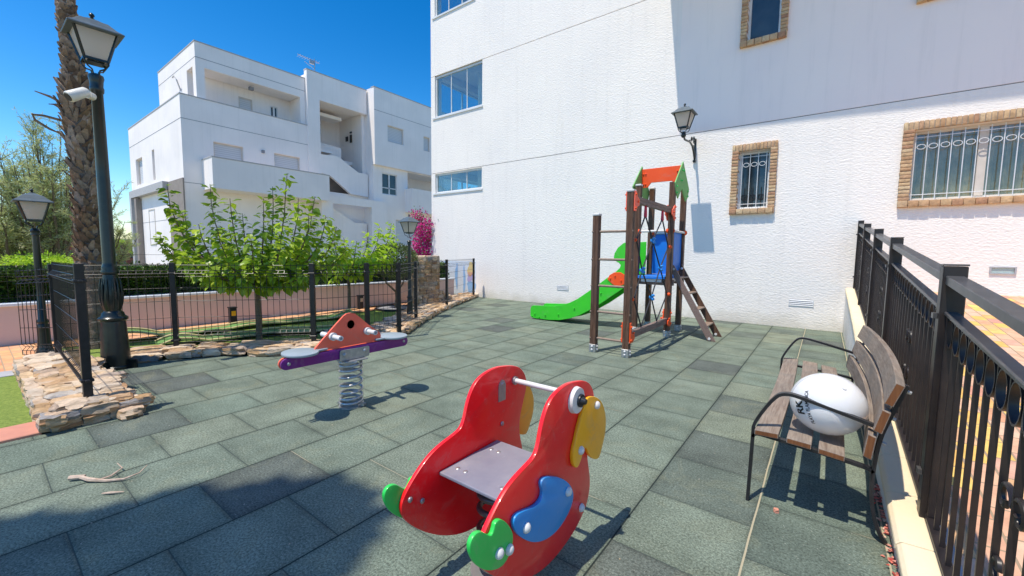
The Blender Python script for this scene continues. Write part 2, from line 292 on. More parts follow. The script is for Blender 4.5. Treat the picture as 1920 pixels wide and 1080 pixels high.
# ------------------------------------------------------------------ mesh builder
class MB:
    def __init__(s): s.v = []; s.f = []; s.mi = []; s.cur = 0
    def add(s, vs, fs):
        o = len(s.v); s.v += [tuple(p) for p in vs]; s.f += [tuple(i+o for i in f) for f in fs]; s.mi += [s.cur]*len(fs); return s
    def box(s, x0, x1, y0, y1, z0, z1):
        return s.add([(x0,y0,z0),(x1,y0,z0),(x1,y1,z0),(x0,y1,z0),(x0,y0,z1),(x1,y0,z1),(x1,y1,z1),(x0,y1,z1)],
                     [(0,3,2,1),(4,5,6,7),(0,1,5,4),(1,2,6,5),(2,3,7,6),(3,0,4,7)])
    def obox(s, c, ax, h):
        c = V(c); vs = []
        for k in range(8):
            i, j, l = (k & 1)*2-1, ((k >> 1) & 1)*2-1, ((k >> 2) & 1)*2-1
            vs.append(c + ax[0]*h[0]*i + ax[1]*h[1]*j + ax[2]*h[2]*l)
        return s.add(vs, [(0,2,3,1),(4,5,7,6),(0,1,5,4),(1,3,7,5),(3,2,6,7),(2,0,4,6)])
    def bar(s, p, q, w, h, upv=(0, 0, 1)):
        p, q = V(p), V(q); d = (q-p); L = d.length; d.normalize(); u = V(upv)
        a = d.cross(u); a = a.normalized() if a.length > 1e-4 else V((1, 0, 0)); b = a.cross(d)
        return s.obox((p+q)/2, (d, a, b), (L/2, w/2, h/2))
    def cyl(s, p, q, r0, r1=None, n=12):
        r1 = r0 if r1 is None else r1; return s.tube([p, q], [r0, r1], n)
    def tube(s, pts, r, n=8, closed=False, caps=True):
        pts = [V(p) for p in pts]; m = len(pts)
        rs = r if isinstance(r, (list, tuple)) else [r]*m
        d0 = (pts[1]-pts[0]).normalized()
        a = d0.orthogonal().normalized(); vs = []; fs = []
        for i, p in enumerate(pts):
            if closed: d = (pts[(i+1) % m]-pts[i-1])
            else: d = pts[min(i+1, m-1)]-pts[max(i-1, 0)]
            d = d.normalized() if d.length > 1e-9 else d0
            a = (a - d*a.dot(d)); a = a.normalized() if a.length > 1e-6 else d.orthogonal().normalized()
            b = d.cross(a)
            for k in range(n):
                th = 2*math.pi*(k+.5)/n; vs.append(p + (a*math.cos(th)+b*math.sin(th))*rs[i])
        seg = m if closed else m-1
        for i in range(seg):
            j = (i+1) % m
            for k in range(n):
                k2 = (k+1) % n; fs.append((i*n+k, i*n+k2, j*n+k2, j*n+k))
        if caps and not closed: fs.append(tuple(range(n))[::-1]); fs.append(tuple((m-1)*n+k for k in range(n)))
        return s.add(vs, fs)
    def lathe(s, c, prof, n=20, ang=0.0, sq=False):
        c = V(c); vs = []; fs = []
        for r, z in prof:
            for k in range(n):
                th = 2*math.pi*k/n+ang; vs.append((c.x+r*math.cos(th), c.y+r*math.sin(th), c.z+z))
        for i in range(len(prof)-1):
            for k in range(n):
                k2 = (k+1) % n; fs.append((i*n+k, i*n+k2, (i+1)*n+k2, (i+1)*n+k))
        fs.append(tuple(range(n))[::-1]); fs.append(tuple((len(prof)-1)*n+k for k in range(n)))
        return s.add(vs, fs)
    def prism(s, poly, ax, a, b):
        def P(u, w, t): return ((t, u, w), (u, t, w), (u, w, t))[ax]
        n = len(poly); vs = [P(u, w, a) for u, w in poly]+[P(u, w, b) for u, w in poly]
        fs = [tuple(range(n))[::-1], tuple(range(n, 2*n))]+[(i, (i+1) % n, n+(i+1) % n, n+i) for i in range(n)]
        return s.add(vs, fs)
    def sphere(s, c, r, n=12, m=8, sc=(1, 1, 1)):
        c = V(c); vs = [c+V((0, 0, -r*sc[2]))]; fs = []
        for i in range(1, m):
            ph = -math.pi/2+math.pi*i/m
            for k in range(n):
                th = 2*math.pi*k/n; vs.append(c+V((r*sc[0]*math.cos(ph)*math.cos(th), r*sc[1]*math.cos(ph)*math.sin(th), r*sc[2]*math.sin(ph))))
        vs.append(c+V((0, 0, r*sc[2])))
        for k in range(n): fs.append((0, 1+(k+1) % n, 1+k)); fs.append((len(vs)-1, 1+(m-2)*n+k, 1+(m-2)*n+(k+1) % n))
        for i in range(m-2):
            for k in range(n): fs.append((1+i*n+k, 1+i*n+(k+1) % n, 1+(i+1)*n+(k+1) % n, 1+(i+1)*n+k))
        return s.add(vs, fs)
    def rock(s, c, h, rz=0.0, rough=.16, n=4):
        """irregular stone: a cube grid pushed towards an ellipsoid and broken up"""
        c = V(c); sd = V((random.uniform(0, 99), random.uniform(0, 99), random.uniform(0, 99)))
        idx = {}; vs = []; fs = []; ro = Matrix.Rotation(rz, 3, 'Z')
        def vid(i, j, k):
            if (i, j, k) not in idx:
                p = V((2*i/n-1, 2*j/n-1, 2*k/n-1)); q = p.normalized()
                p = p.lerp(q*1.15, .42)
                p += mnoise.noise_vector(p*1.3+sd)*rough*2
                p = V((p.x*h[0], p.y*h[1], p.z*h[2])); idx[(i, j, k)] = len(vs); vs.append(c+ro @ p)
            return idx[(i, j, k)]
        for a in range(n):
            for b in range(n):
                fs.append((vid(0,a,b), vid(0,a,b+1), vid(0,a+1,b+1), vid(0,a+1,b))); fs.append((vid(n,a,b), vid(n,a+1,b), vid(n,a+1,b+1), vid(n,a,b+1)))
                fs.append((vid(a,0,b), vid(a+1,0,b), vid(a+1,0,b+1), vid(a,0,b+1))); fs.append((vid(a,n,b), vid(a,n,b+1), vid(a+1,n,b+1), vid(a+1,n,b)))
                fs.append((vid(a,b,0), vid(a,b+1,0), vid(a+1,b+1,0), vid(a+1,b,0))); fs.append((vid(a,b,n), vid(a+1,b,n), vid(a+1,b+1,n), vid(a,b+1,n)))
        return s.add(vs, fs)
    def leaf(s, p, d, nrm, L, W, fold=.25, broad=True):
        d = d.normalized(); a = d.cross(nrm)
        a = a.normalized() if a.length > 1e-4 else d.orthogonal().normalized(); nn = a.cross(d)
        if broad:
            q = [(0, 0, 0), (-.42, .16, fold*.42), (-.5, .42, fold*.5), (-.25, .78, fold*.2-.05), (0, 1, -.16), (.25, .78, fold*.2-.05), (.5, .42, fold*.5), (.42, .16, fold*.42), (0, .5, -.02)]
            vs = [p + a*x*W + d*y*L + nn*z*W for x, y, z in q]
            return s.add(vs, [(0, 8, 2, 1), (8, 4, 3, 2), (0, 7, 6, 8), (8, 6, 5, 4)])
        vs = [p, p+a*W*.5+d*L*.5, p+d*L, p-a*W*.5+d*L*.5]
        return s.add(vs, [(0, 1, 2, 3)])
    def grid_wall(s, ax, v, depth, u0, u1, z0, z1, holes):
        """wall sheet in the plane ax = v, running back by depth, with rectangular openings"""
        us = sorted({u0, u1, *[x for h in holes for x in h[:2]]}); zs = sorted({z0, z1, *[x for h in holes for x in h[2:]]})
        us = [u for u in us if u0 <= u <= u1]; zs = [z for z in zs if z0 <= z <= z1]
        def solid(i, j):
            if i < 0 or j < 0 or i >= len(us)-1 or j >= len(zs)-1: return False
            cu, cz = (us[i]+us[i+1])/2, (zs[j]+zs[j+1])/2
            return not any(h[0] < cu < h[1] and h[2] < cz < h[3] for h in holes)
        P = (lambda u, z, t: (t, u, z)) if ax == 0 else (lambda u, z, t: (u, t, z))
        b = v+depth
        for i in range(len(us)-1):
            for j in range(len(zs)-1):
                if not solid(i, j): continue
                a0, a1, c0, c1 = us[i], us[i+1], zs[j], zs[j+1]
                s.add([P(a0,c0,v),P(a1,c0,v),P(a1,c1,v),P(a0,c1,v)], [(0,1,2,3)])
                s.add([P(a0,c0,b),P(a1,c0,b),P(a1,c1,b),P(a0,c1,b)], [(3,2,1,0)])
                if not solid(i-1, j): s.add([P(a0,c0,v),P(a0,c1,v),P(a0,c1,b),P(a0,c0,b)], [(0,1,2,3)])
                if not solid(i+1, j): s.add([P(a1,c0,v),P(a1,c1,v),P(a1,c1,b),P(a1,c0,b)], [(3,2,1,0)])
                if not solid(i, j-1): s.add([P(a0,c0,v),P(a1,c0,v),P(a1,c0,b),P(a0,c0,b)], [(3,2,1,0)])
                if not solid(i, j+1): s.add([P(a0,c1,v),P(a1,c1,v),P(a1,c1,b),P(a0,c1,b)], [(0,1,2,3)])
        return s
    def build(s, name, mat, parent=None, smooth=False, bevel=0, seg=1, fix=False, weld=False, loc=None, auto=None):
        off = V(loc) if loc is not None else V((0, 0, 0))
        if parent is not None: off = ORG.get(parent.name, V((0, 0, 0)))
        me = bpy.data.meshes.new(name)
        me.from_pydata([tuple(V(p)-off) for p in s.v], [], s.f)
        mats = mat if isinstance(mat, list) else [mat]
        for m in mats: me.materials.append(MT[m] if isinstance(m, str) else m)
        if len(mats) > 1: me.polygons.foreach_set('material_index', s.mi)
        if bevel or fix or weld:
            bm = bmesh.new(); bm.from_mesh(me)
            if weld: bmesh.ops.remove_doubles(bm, verts=bm.verts, dist=1e-4)
            if fix: bmesh.ops.recalc_face_normals(bm, faces=bm.faces)
            if bevel:
                es = [e for e in bm.edges if len(e.link_faces) == 2 and e.calc_face_angle(0) > R(32)]
                bmesh.ops.bevel(bm, geom=es, offset=bevel, segments=seg, affect='EDGES', profile=.5)
            bm.to_mesh(me); bm.free()
        if smooth:
            me.polygons.foreach_set('use_smooth', [True]*len(me.polygons))
            try: me.set_sharp_from_angle(angle=R(auto or 42))
            except Exception: pass
        o = bpy.data.objects.new(name, me); COL.objects.link(o)
        if parent is not None: o.parent = parent; ORG[o.name] = off
        else: o.location = off; ORG[o.name] = off
        return o
ORG = {}
def tag(o, label=None, cat=None, group=None, kind=None):
    if label: o['label'] = label
    if cat: o['category'] = cat
    if group: o['group'] = group
    if kind: o['kind'] = kind
    return o
def thing(name, loc, label, cat, group=None):
    o = bpy.data.objects.new(name, None); COL.objects.link(o); o.location = loc; o.empty_display_size = .2
    ORG[o.name] = V(loc); return tag(o, label, cat, group)
def copy_tree(o, loc, parent=None):
    c = o.copy(); COL.objects.link(c)
    if parent is not None: c.parent = parent
    else: c.location = loc
    for ch in list(o.children): copy_tree(ch, None, c)
    return c
def rv(a, b): return random.uniform(a, b)

# ================================================================== SETTING
def sheet(name, pts, z, mat, kind='structure'):
    mb = MB(); mb.add([(x, y, z if not callable(z) else z(x, y)) for x, y in pts], [tuple(range(len(pts)))])
    return tag(mb.build(name, mat), kind=kind)
sheet('ground', [(-900, -600), (600, -600), (600, 1200), (-900, 1200)], -.06, 'soil')
# playground rubber floor
floor = [(.36, -7), (.36, 9.76), (-8.75, 9.76), (-7.62, 7.50), (-6.52, 5.62), (-5.75, 4.45), (-5.42, 3.5), (-5.5, 2.75), (-5.9, 2.3), (-6.45, 1.9), (-6.75, 1.3), (-6.7, .6), (-4.62, .6), (-4.6, -7)]
mb = MB(); mb.prism(floor[::-1], 2, -.05, 0.0); tag(mb.build('playground_floor', 'tiles', fix=True), kind='structure')
sheet('brick_path', [(-9.3, -7), (-7.35, -7), (-7.35, .95), (-8.6, 1.2), (-8.75, 3.2), (-8.6, 5.5), (-9.0, 7.6), (-9.6, 8.5), (-9.3, 8.5)], -.012, 'bricks_path')
sheet('turf_strip', [(-7.05, -7), (-4.95, -7), (-4.95, .32), (-7.05, .40)], -.008, 'turf', 'stuff')
sheet('turf_patch', [(-8.55, .62), (-7.3, .5), (-6.7, 1.3), (-6.3, 2.2), (-5.6, 2.8), (-5.6, 4.1), (-6.6, 5.7), (-7.7, 7.4), (-8.7, 7.6), (-8.45, 5.5), (-8.5, 3.2), (-8.45, 1.4)], -.004, 'turf', 'stuff')
# kerbs
mb = MB()
for i in range(24): mb.box(-4.95, -4.62, .27-.33*(i+1)+.008, .27-.33*i, -.05, .022)
tag(mb.build('terracotta_kerb', 'terracotta', bevel=.006), kind='structure')
mb = MB(); mb.box(-7.35, -7.05, -7, .40, -.05, -.002); mb.bar((-8.6, .62, .0), (-7.3, .36, .0), .05, .06)
tag(mb.build('path_edging', 'greypaint'), kind='structure')
# raised paved ramp behind the railing
def rz_(y): return .11+.097*(y-2.24)
sheet('paved_ramp', [(.50, -3), (9, -3), (9, 9.8), (.50, 9.8)], lambda x, y: rz_(y)-.012, 'pavers')

# ------------------------------------------------------------------ white building with the play yard wall
WY = 9.75
wb = thing('white_building', (-3, WY, 0), 'tall white stucco building with brick framed barred windows behind the climbing frame', 'building')
GZ = 4.05
mb = MB(); mb.grid_wall(1, WY, .3, -10.85, 9.0, -.3, GZ-.008, [(-10.66, -8.57, 3.38, 4.02), (-1.54, -.98, 2.36, 3.52), (1.07, 3.55, 2.36, 3.52)])
mb.build('wall', 'stucco', wb, weld=True)
mb = MB(); mb.grid_wall(1, WY, .3, -10.85, -2.8, GZ+.008, 7.192, [(-10.66, -8.57, 5.86, 7.192)])
mb.grid_wall(1, WY, .3, -10.85, -2.8, 7.208, 11.5, [(-10.66, -8.9, 9.05, 10.35)])
mb.build('wall', 'stucco', wb)
mb = MB(); mb.grid_wall(1, WY, .3, -2.8, 9.0, GZ+.008, 11.5, [(-1.52, -.95, 5.68, 6.95), (1.07, 2.6, 5.68, 6.95)])
mb.build('wall', 'smooth', wb)
mb = MB(); mb.box(-10.83, 8.9, WY+.022, WY+.29, GZ-.02, GZ+.02); mb.box(-8.5, -2.8, WY+.022, WY+.29, 7.18, 7.22)
mb.build('wall_joint', 'groove', wb)
# side face with the wrap-round glazed terraces, floors, ceilings and back wall
mb = MB(); mb.grid_wall(0, -10.85, .3, WY+.3, 16.0, -.3, 11.5, [(WY+.3, 13.2, 3.38, 4.02), (WY+.3, 13.2, 5.86, 7.192), (WY+.3, 13.2, 9.05, 10.35)])
mb.box(-8.5, -8.35, WY+.3, 13.4, 0, 11.5); mb.box(-10.5, -8.5, 13.25, 13.4, 0, 11.5)
for z in (2.9, 4.25, 7.4): mb.box(-10.54, -8.5, WY+.31, 13.2, z, z+.2)
mb.box(-10.54, 9, WY+.3, 16, 11.4, 11.6); mb.box(8.7, 9, WY+.3, 16, 0, 11.4); mb.box(-10.5, 8.7, 15.8, 16, 0, 11.4)
mb.build('wall', 'smooth', wb)
mb = MB()
for z0, z1 in ((2.9, 4.3), (4.4, 7.5), (7.6, 10.5)): mb.cyl((-9.55, 10.9, z0), (-9.55, 10.9, z1), .17, n=20); 
mb.build('terrace_column', 'facade', wb, smooth=True)
def glazing(name, z0, z1, x0=-10.66, x1=-8.57, n=2):
    m = MB(); y = WY+.05
    m.box(x0, x1, y, y+.07, z1-.06, z1); m.box(x0, x1, y, y+.07, z0, z0+.05)
    m.box(x0, x0+.05, y, y+.07, z0+.05, z1-.06); m.box(x1-.05, x1, y, y+.07, z0+.05, z1-.06)
    wn = m.build(name, 'whiteframe', wb)
    m = MB(); m.box(x0+.05, x1-.05, y+.03, y+.036, z0+.05, z1-.06); m.box(-10.82, -10.814, WY+.4, 13.1, z0+.03, z1-.03)
    m.build('pane', 'glass', wn)
    m = MB()
    for i in range(1, n+1): xx_ = x0+(x1-x0)*i/(n+1); m.box(xx_-.012, xx_+.012, y+.02, y+.05, z0+.05, z1-.06)
    m.box(-10.84, -10.78, WY+.33, 13.2, z1-.05, z1); m.box(-10.84, -10.78, WY+.33, 13.2, z0, z0+.04)
    for yy_ in (11.2, 12.2): m.box(-10.84, -10.78, yy_-.02, yy_+.02, z0+.04, z1-.05)
    m.build('frame', 'whiteframe', wn)
    m = MB(); m.box(x0-.1, x1+.03, WY-.03, WY+.05, z0-.05, z0-.002); m.build('sill', 'whiteframe', wn)
glazing('terrace_window', 5.86, 7.19); glazing('terrace_window', 3.38, 4.02); glazing('terrace_window', 9.05, 10.35, x1=-8.9)
mb = MB()
for i in range(6): mb.bar((-10.3, 10.6+.2*i, 3.42+.02*i), (-9.75, 10.5+.2*i, 3.62), .05, .02)
mb.build('sun_lounger_slats', 'timber', wb)
# brick window surrounds
def brick_window(x0, x1, z0, z1, ix0, ix1, iz0, iz1, proud=.055, leafs=2, grille=True, curtain=False, sill=True, name='window'):
    m = MB(); y0 = WY-proud; rh = .062
    m2 = MB(); m2.box(x0+.012, ix0-.004, y0+.012, WY+.1, iz0, z1-.012); m2.box(ix1+.004, x1-.012, y0+.012, WY+.1, iz0, z1-.012)
    m2.box(ix0-.004, ix1+.004, y0+.012, WY+.1, iz1+.004, z1-.012); m2.box(x0+.012, x1-.012, y0+.012, WY+.1, z0+.012, iz0-.004)
    z = iz0
    while z < z1-.03:
        h = min(rh, z1-z)-.009
        if z+h < iz1+.03:
            for a, b in ((x0, ix0), (ix1, x1)): m.box(a+rv(-.004, .004), b+rv(-.004, .004), y0+rv(-.006, .004), WY+.19, z+.004, z+h+.004)
        z += rh
    xh = x0; zt = max(iz1+.002, iz1)
    while xh < x1-.02:
        ww = min(rh, x1-xh); m.box(xh+.004, xh+ww-.005, y0+rv(-.006, .004), WY+.19, iz1+.006+rv(-.004, .002), z1+rv(-.003, .003)); xh += rh
    xh = x0
    if sill:
        while xh < x1-.02:
            ww = min(.13, x1-xh); m.box(xh+.003, xh+ww-.004, y0-.028+rv(-.005, .004), WY+.19, z0+rv(-.003, .003), iz0-.002+rv(-.003, .002)); xh += .13
    wn = m.build(name, 'brick', wb, bevel=.007, seg=2, smooth=True)
    m2.build('mortar_bed', 'mortar', wn)
    fy = WY+.115
    m = MB(); fr = .045
    m.box(ix0, ix1, fy, fy+.06, iz1-fr, iz1); m.box(ix0, ix1, fy, fy+.06, iz0, iz0+fr)
    m.box(ix0, ix0+fr, fy, fy+.06, iz0+fr, iz1-fr); m.box(ix1-fr, ix1, fy, fy+.06, iz0+fr, iz1-fr)
    for i in range(1, leafs):
        cx = ix0+(ix1-ix0)*i/leafs; m.box(cx-.05, cx+.05, fy-.01, fy+.062, iz0+fr, iz1-fr)
    m.build('frame', 'whiteframe' if leafs == 1 else 'creamframe', wn, bevel=.004)
    m = MB(); m.box(ix0+.02, ix1-.02, fy+.034, fy+.04, iz0+.03, iz1-.03); m.build('pane', 'curtglass' if curtain else 'winglass', wn)
    if curtain:
        m = MB(); n = 90; vs = []
        for i in range(n+1):
            u = ix0+.02+(ix1-ix0-.04)*i/n; yy = fy+.16+.03*math.sin(i*.9)+.012*math.sin(i*2.3)
            vs += [(u, yy, iz0-.05), (u, yy, iz1+.05)]
        m.add(vs, [(2*i, 2*i+2, 2*i+3, 2*i+1) for i in range(n)]); m.build('curtain', 'curtain', wn, smooth=True)
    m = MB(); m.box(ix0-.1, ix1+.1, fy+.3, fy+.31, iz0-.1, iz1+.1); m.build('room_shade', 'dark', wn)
    if grille:
        m = MB(); gy = WY+.03; r = .0065
        for zz in (iz0+.10, iz1-.115): m.cyl((ix0-.005, gy, zz), (ix1+.005, gy, zz), r, n=6)
        step = .142; n = int((ix1-ix0)/step); off = ((ix1-ix0)-n*step)/2; cz = iz1-.27
        for i in range(n+1):
            if ix0+off+i*step > ix1-.01: break
            xb = ix0+off+i*step
            if i > 0 or off > .03: m.cyl((xb, gy, iz0+.012), (xb, gy, iz1-.03), r, n=6)
            if i < n and not (n == 3 and i > 2):
                cx = xb+step/2; m.tube([(cx+.052*math.cos(a), gy, cz+.040*math.sin(a)) for a in [2*math.pi*k/16 for k in range(16)]], .006, 5, closed=True)
        m.build('grille', 'whiteframe', wn, smooth=True)
    return wn
wsm = brick_window(-1.66, -.86, 2.25, 3.66, -1.54, -.98, 2.36, 3.52, leafs=1)
mb = MB()   # pots seen through the small barred window
for i, x in enumerate((-1.42, -1.27, -1.12)):
    mb.tube([(x+.05*math.cos(a), WY+.10, 2.60+.06*math.sin(a)) for a in [2*math.pi*k/12 for k in range(12)]], .007, 5, closed=True)
    mb.cyl((x-.045, WY+.10, 2.55), (x+.045, WY+.10, 2.65), .006, n=5); mb.cyl((x+.045, WY+.10, 2.55), (x-.045, WY+.10, 2.65), .006, n=5); mb.cyl((x, WY+.10, 2.4), (x, WY+.10, 2.8), .006, n=5)
mb.build('inner_screen', 'black', wsm)
brick_window(.93, 3.67, 2.25, 3.66, 1.07, 3.55, 2.36, 3.52, leafs=3, curtain=True)
brick_window(-1.63, -.83, 5.57, 7.08, -1.52, -.95, 5.68, 6.95, leafs=1, grille=False)
brick_window(.95, 2.72, 5.57, 7.08, 1.07, 2.6, 5.68, 6.95, leafs=2, grille=False)
# roof overhang that shades the upper right wall
mb = MB(); z1 = 8.0; mb.add([(-3.17, WY-1.54, z1), (9, WY-1.54-.22, z1), (9, WY, z1), (-3.17, WY, z1), (-3.17, WY-1.54, z1+.25), (9, WY-1.76, z1+.25), (9, WY, z1+.25), (-3.17, WY, z1+.25)],
    [(0,3,2,1),(4,5,6,7),(0,1,5,4),(1,2,6,5),(2,3,7,6),(3,0,4,7)])
mb.build('roof_overhang', 'smooth', wb)
# vents and lights in the wall
def vent(x0, x1, z0, z1):
    m = MB(); n = 4; h = (z1-z0)/n
    m.cur = 1; m.box(x0+.006, x1-.006, WY-.003, WY+.01, z0+.004, z1-.004); m.cur = 0
    for i in range(n): m.add([(x0, WY-.014, z0+i*h), (x1, WY-.014, z0+i*h), (x1, WY-.004, z0+i*h+h*.62), (x0, WY-.004, z0+i*h+h*.62), (x0, WY, z0+i*h), (x1, WY, z0+i*h)], [(0,1,2,3), (4,5,1,0)])
    m.box(x0-.008, x0, WY-.016, WY+.01, z0-.008, z1+.002); m.box(x1, x1+.008, WY-.016, WY+.01, z0-.008, z1+.002)
    m.build('vent', ['whiteframe', 'groove'], wb)
vent(-5.80, -5.46, .42, .55); vent(-.51, -.13, .44, .57)
mb = MB(); mb.box(2.08, 2.36, WY-.02, WY+.01, 1.155, 1.175); mb.box(2.08, 2.36, WY-.02, WY+.01, 1.255, 1.275); mb.box(2.08, 2.1, WY-.02, WY+.01, 1.175, 1.255); mb.box(2.34, 2.36, WY-.02, WY+.01, 1.175, 1.255)
wl_ = mb.build('wall_light', 'greypaint', wb); mb = MB(); mb.box(2.1, 2.34, WY-.008, WY+.006, 1.175, 1.255); mb.build('lens', 'glass', wl_)
# painted mural low on the wall behind the fence
mu = thing('mural', (-9.8, WY, 0), 'pale blue and yellow painted mural low on the white wall behind the wire fence', 'mural')
def blob(cx, cz, rx, rz2, y, seed):
    random.seed(seed); pts = []
    for k in range(22):
        a = 2*math.pi*k/22; q = 1+.22*math.sin(3*a+seed)+rv(-.08, .08); pts.append((cx+rx*q*math.cos(a), cz+rz2*q*math.sin(a)))
    m = MB(); m.add([(x, y, z) for x, z in pts], [tuple(range(22))[::-1]]); return m
def paint(name, c): MT[name] = plain(name, c, tuple(min(1, x*1.15) for x in c), 9, .8)
paint('mural_white', (.72, .76, .82)); paint('mural_blue', (.30, .50, .78)); paint('mural_yellow', (.80, .60, .26)); paint('mural_violet', (.48, .42, .68)); paint('mural_orange', (.76, .42, .26))
m = MB(); m.box(-10.8, -8.8, WY-.004, WY, .04, 1.12); m.build('backdrop_colour', 'mural_white', mu)
for nm, cx, cz, rx, rz2, y, sd in (('mural_blue', -9.0, .30, .18, .22, .007, 1), ('mural_violet', -9.02, .62, .16, .14, .010, 2), ('mural_yellow', -9.0, .88, .15, .2, .013, 3), ('mural_orange', -9.04, .72, .1, .07, .016, 6), ('mural_blue', -10.2, .7, .1, .35, .007, 4), ('mural_blue', -9.65, .62, .06, .4, .010, 5), ('mural_blue', -9.3, .5, .05, .45, .007, 8)):
    blob(cx, cz, rx, rz2, WY-y, sd).build('painted_shape', nm, mu)

# ------------------------------------------------------------------ white apartment building on the left
FX = -24.22; BY = 6.43
ab = thing('apartment_building', (-28, 10, 0), 'white three storey apartment block with terraces, roller shutters and outside stairs', 'building')
m = MB()
m.grid_wall(0, FX, -.25, BY, 12.35, -.1, 8.57, [(7.68, 8.99, 4.5, 6.68), (10.49, 11.87, 4.5, 6.68)])       # lower block, long side
m.grid_wall(1, BY, .25, -34.1, FX-.25, -.1, 8.57, [(-32.79, -31.35, 5.14, 6.62), (-29.3, -28.85, 5.1, 6.7)])
m.box(-34.1, -33.85, BY+.25, 14, -.1, 8.57); m.box(-34, FX-.3, BY+.25, 14, 7.35, 7.5)
m.build('wall', 'facade', ab)
m = MB()   # upper block, set back
m.grid_wall(0, FX-.12, -.25, 7.14, 12.33, 7.5, 11.2, [(7.5, 12.05, 8.3, 10.1)])
m.grid_wall(1, 7.14, .25, -30.4, FX-.37, 7.5, 11.2, [(-25.6, -24.75, 8.3, 10.15)])
m.box(-30.4, -30.15, 7.39, 14, 7.5, 11.2); m.box(-30.2, FX-.35, 7.4, 14, 11.0, 11.15)
m.grid_wall(0, -25.6, -.2, 7.39, 12.3, 7.5, 11.0, [(9.37, 10.05, 8.3, 9.62), (10.95, 11.37, 8.45, 9.58)])
m.box(-25.6, FX-.37, 12.05, 12.33, 7.5, 11.0)
m.box(-25.58, FX-.38, 7.40, 12.04, 10.1, 10.3)
m.build('wall', 'facade', ab)
m = MB()   # stair tower
m.box(FX-.2, FX+.1, 12.35, 13.07, 4.9, 11.68); m.box(FX-.2, FX+.1, 13.07, 16.2, 10.18, 11.68)
m.prism([(13.07, 6.0), (13.6, 5.95), (14.95, 5.0), (16.2, 4.95), (16.2, 6.40), (15.5, 6.42), (14.15, 7.17), (13.07, 7.10)], 0, FX-.1, FX+.1)
m.box(FX-3.0, FX-2.8, 12.4, 16.2, 0, 11.5); m.box(FX-3.0, FX-.2, 16.0, 16.26, 4.9, 11.68); m.box(FX-2.8, FX-.2, 12.4, 12.6, 4.9, 10.4)
m.box(FX-2.8, FX-.2, 12.6, 15.99, 10.2, 10.4); m.box(FX-2.8, FX-1.3, 12.6, 15.99, 7.1, 7.3); m.box(FX-3, FX-.2, 12.4, 16.2, 11.3, 11.5)
m.prism([(13.07, 7.3), (15.1, 7.3), (15.1, 8.02), (13.6, 8.10), (13.07, 7.9)], 0, FX-1.3, FX-1.15)
m.build('stair_tower', 'facade', ab)
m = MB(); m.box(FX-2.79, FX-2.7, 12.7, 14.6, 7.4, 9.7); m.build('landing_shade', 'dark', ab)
m = MB(); m.box(FX-2.0, FX-1.75, 15.94, 15.99, 8.75, 9.05); m.box(FX-1.5, FX-1.3, 15.94, 15.99, 8.6, 9.1); m.box(FX-1.5, FX-1.3, 15.94, 15.99, 9.2, 9.3); m.build('wall_lamp', 'dark', ab)
m = MB(); m.box(FX-2.1, FX-1.2, 12.62, 15.2, 9.75, 9.95); m.build('landing_beam', 'facade', ab)
# stair parapets projecting as stepped slabs
m = MB(); m.box(FX-.9, FX-.8, 13.0, 16.0, 4.4, 6.1); m.build('stair_shade', 'taupe', ab)
m = MB(); m.grid_wall(0, FX+.9, -.25, 12.6, 17.1, 0, 4.66, [(13.3, 15.9, 0, 4.2)]); m.box(FX-.3, FX+.65, 12.6, 12.85, 0, 4.6); m.box(FX-.3, FX+.65, 16.0, 16.9, 0, 4.3)
m.box(FX-.2, FX-.1, 12.3, 17, 0, 5.0)
m.prism([(13.3, 3.9), (13.6, 4.0), (15.0, 3.2), (15.9, 3.2), (15.9, 0), (13.3, 0)], 0, FX+.2, FX+.35)
m.build('entrance_porch', 'facade', ab, fix=True)
m = MB()   # right wing
m.grid_wall(0, -23.4, -.3, 16.25, 24, 7.2, 11.78, [(17.25, 18.55, 8.63, 9.68), (20.3, 20.9, 8.65, 9.65)])
m.box(-25.0, -23.7, 16.27, 16.5, 0, 11.78); m.box(-30, -23.7, 16.5, 24, 11.5, 11.7)
m.grid_wall(0, -23.65, -.3, 16.3, 24, 0, 7.2, [(16.95, 18.15, 5.2, 6.6), (19.05, 22.5, 5.6, 6.95), (18.0, 19.8, 1.9, 3.6)])
m.box(-23.65, -23.4, 16.25, 24, 7.0, 7.2)
m.grid_wall(0, -25.6, -.2, 18.9, 24, 4.2, 7.2, [(19.9, 20.7, 4.6, 6.3)]); m.box(-25.6, -23.95, 18.6, 18.8, 4.2, 7.1); m.box(-25.6, -23.95, 18.8, 24, 6.96, 7.1)
m.box(-23.65, -22.9, 18.8, 24, 4.15, 5.75)
m.build('right_wing', 'facade', ab)
# balcony
m = MB(); m.box(-22.91-.18, -22.91, 7.18, 12.87, 4.27, 5.68); m.box(FX, -23.09, 7.18, 7.36, 4.27, 5.68); m.box(FX, -23.09, 12.69, 12.87, 4.27, 5.68); m.box(FX, -23.09, 7.36, 12.69, 4.27, 4.45)
m.build('balcony', 'facade', ab)
m = MB(); m.box(-22.91-.2, -22.89, 7.16, 12.89, 5.684, 5.73); m.box(FX, -23.12, 7.16, 7.38, 5.684, 5.73)
m.box(FX-.27, FX+.02, BY-.02, 12.35, 8.574, 8.62); m.box(-34.12, FX-.28, BY-.02, BY+.27, 8.574, 8.62)
m.box(FX-.39, FX-.10, 7.12, 12.35, 11.204, 11.25); m.box(-30.42, FX-.40, 7.12, 7.4, 11.204, 11.25); m.box(FX-.22, FX+.12, 12.33, 16.22, 11.684, 11.73); m.box(-23.72, -23.38, 16.23, 24, 11.784, 11.83)
m.build('coping', 'coping', ab)
m = MB()
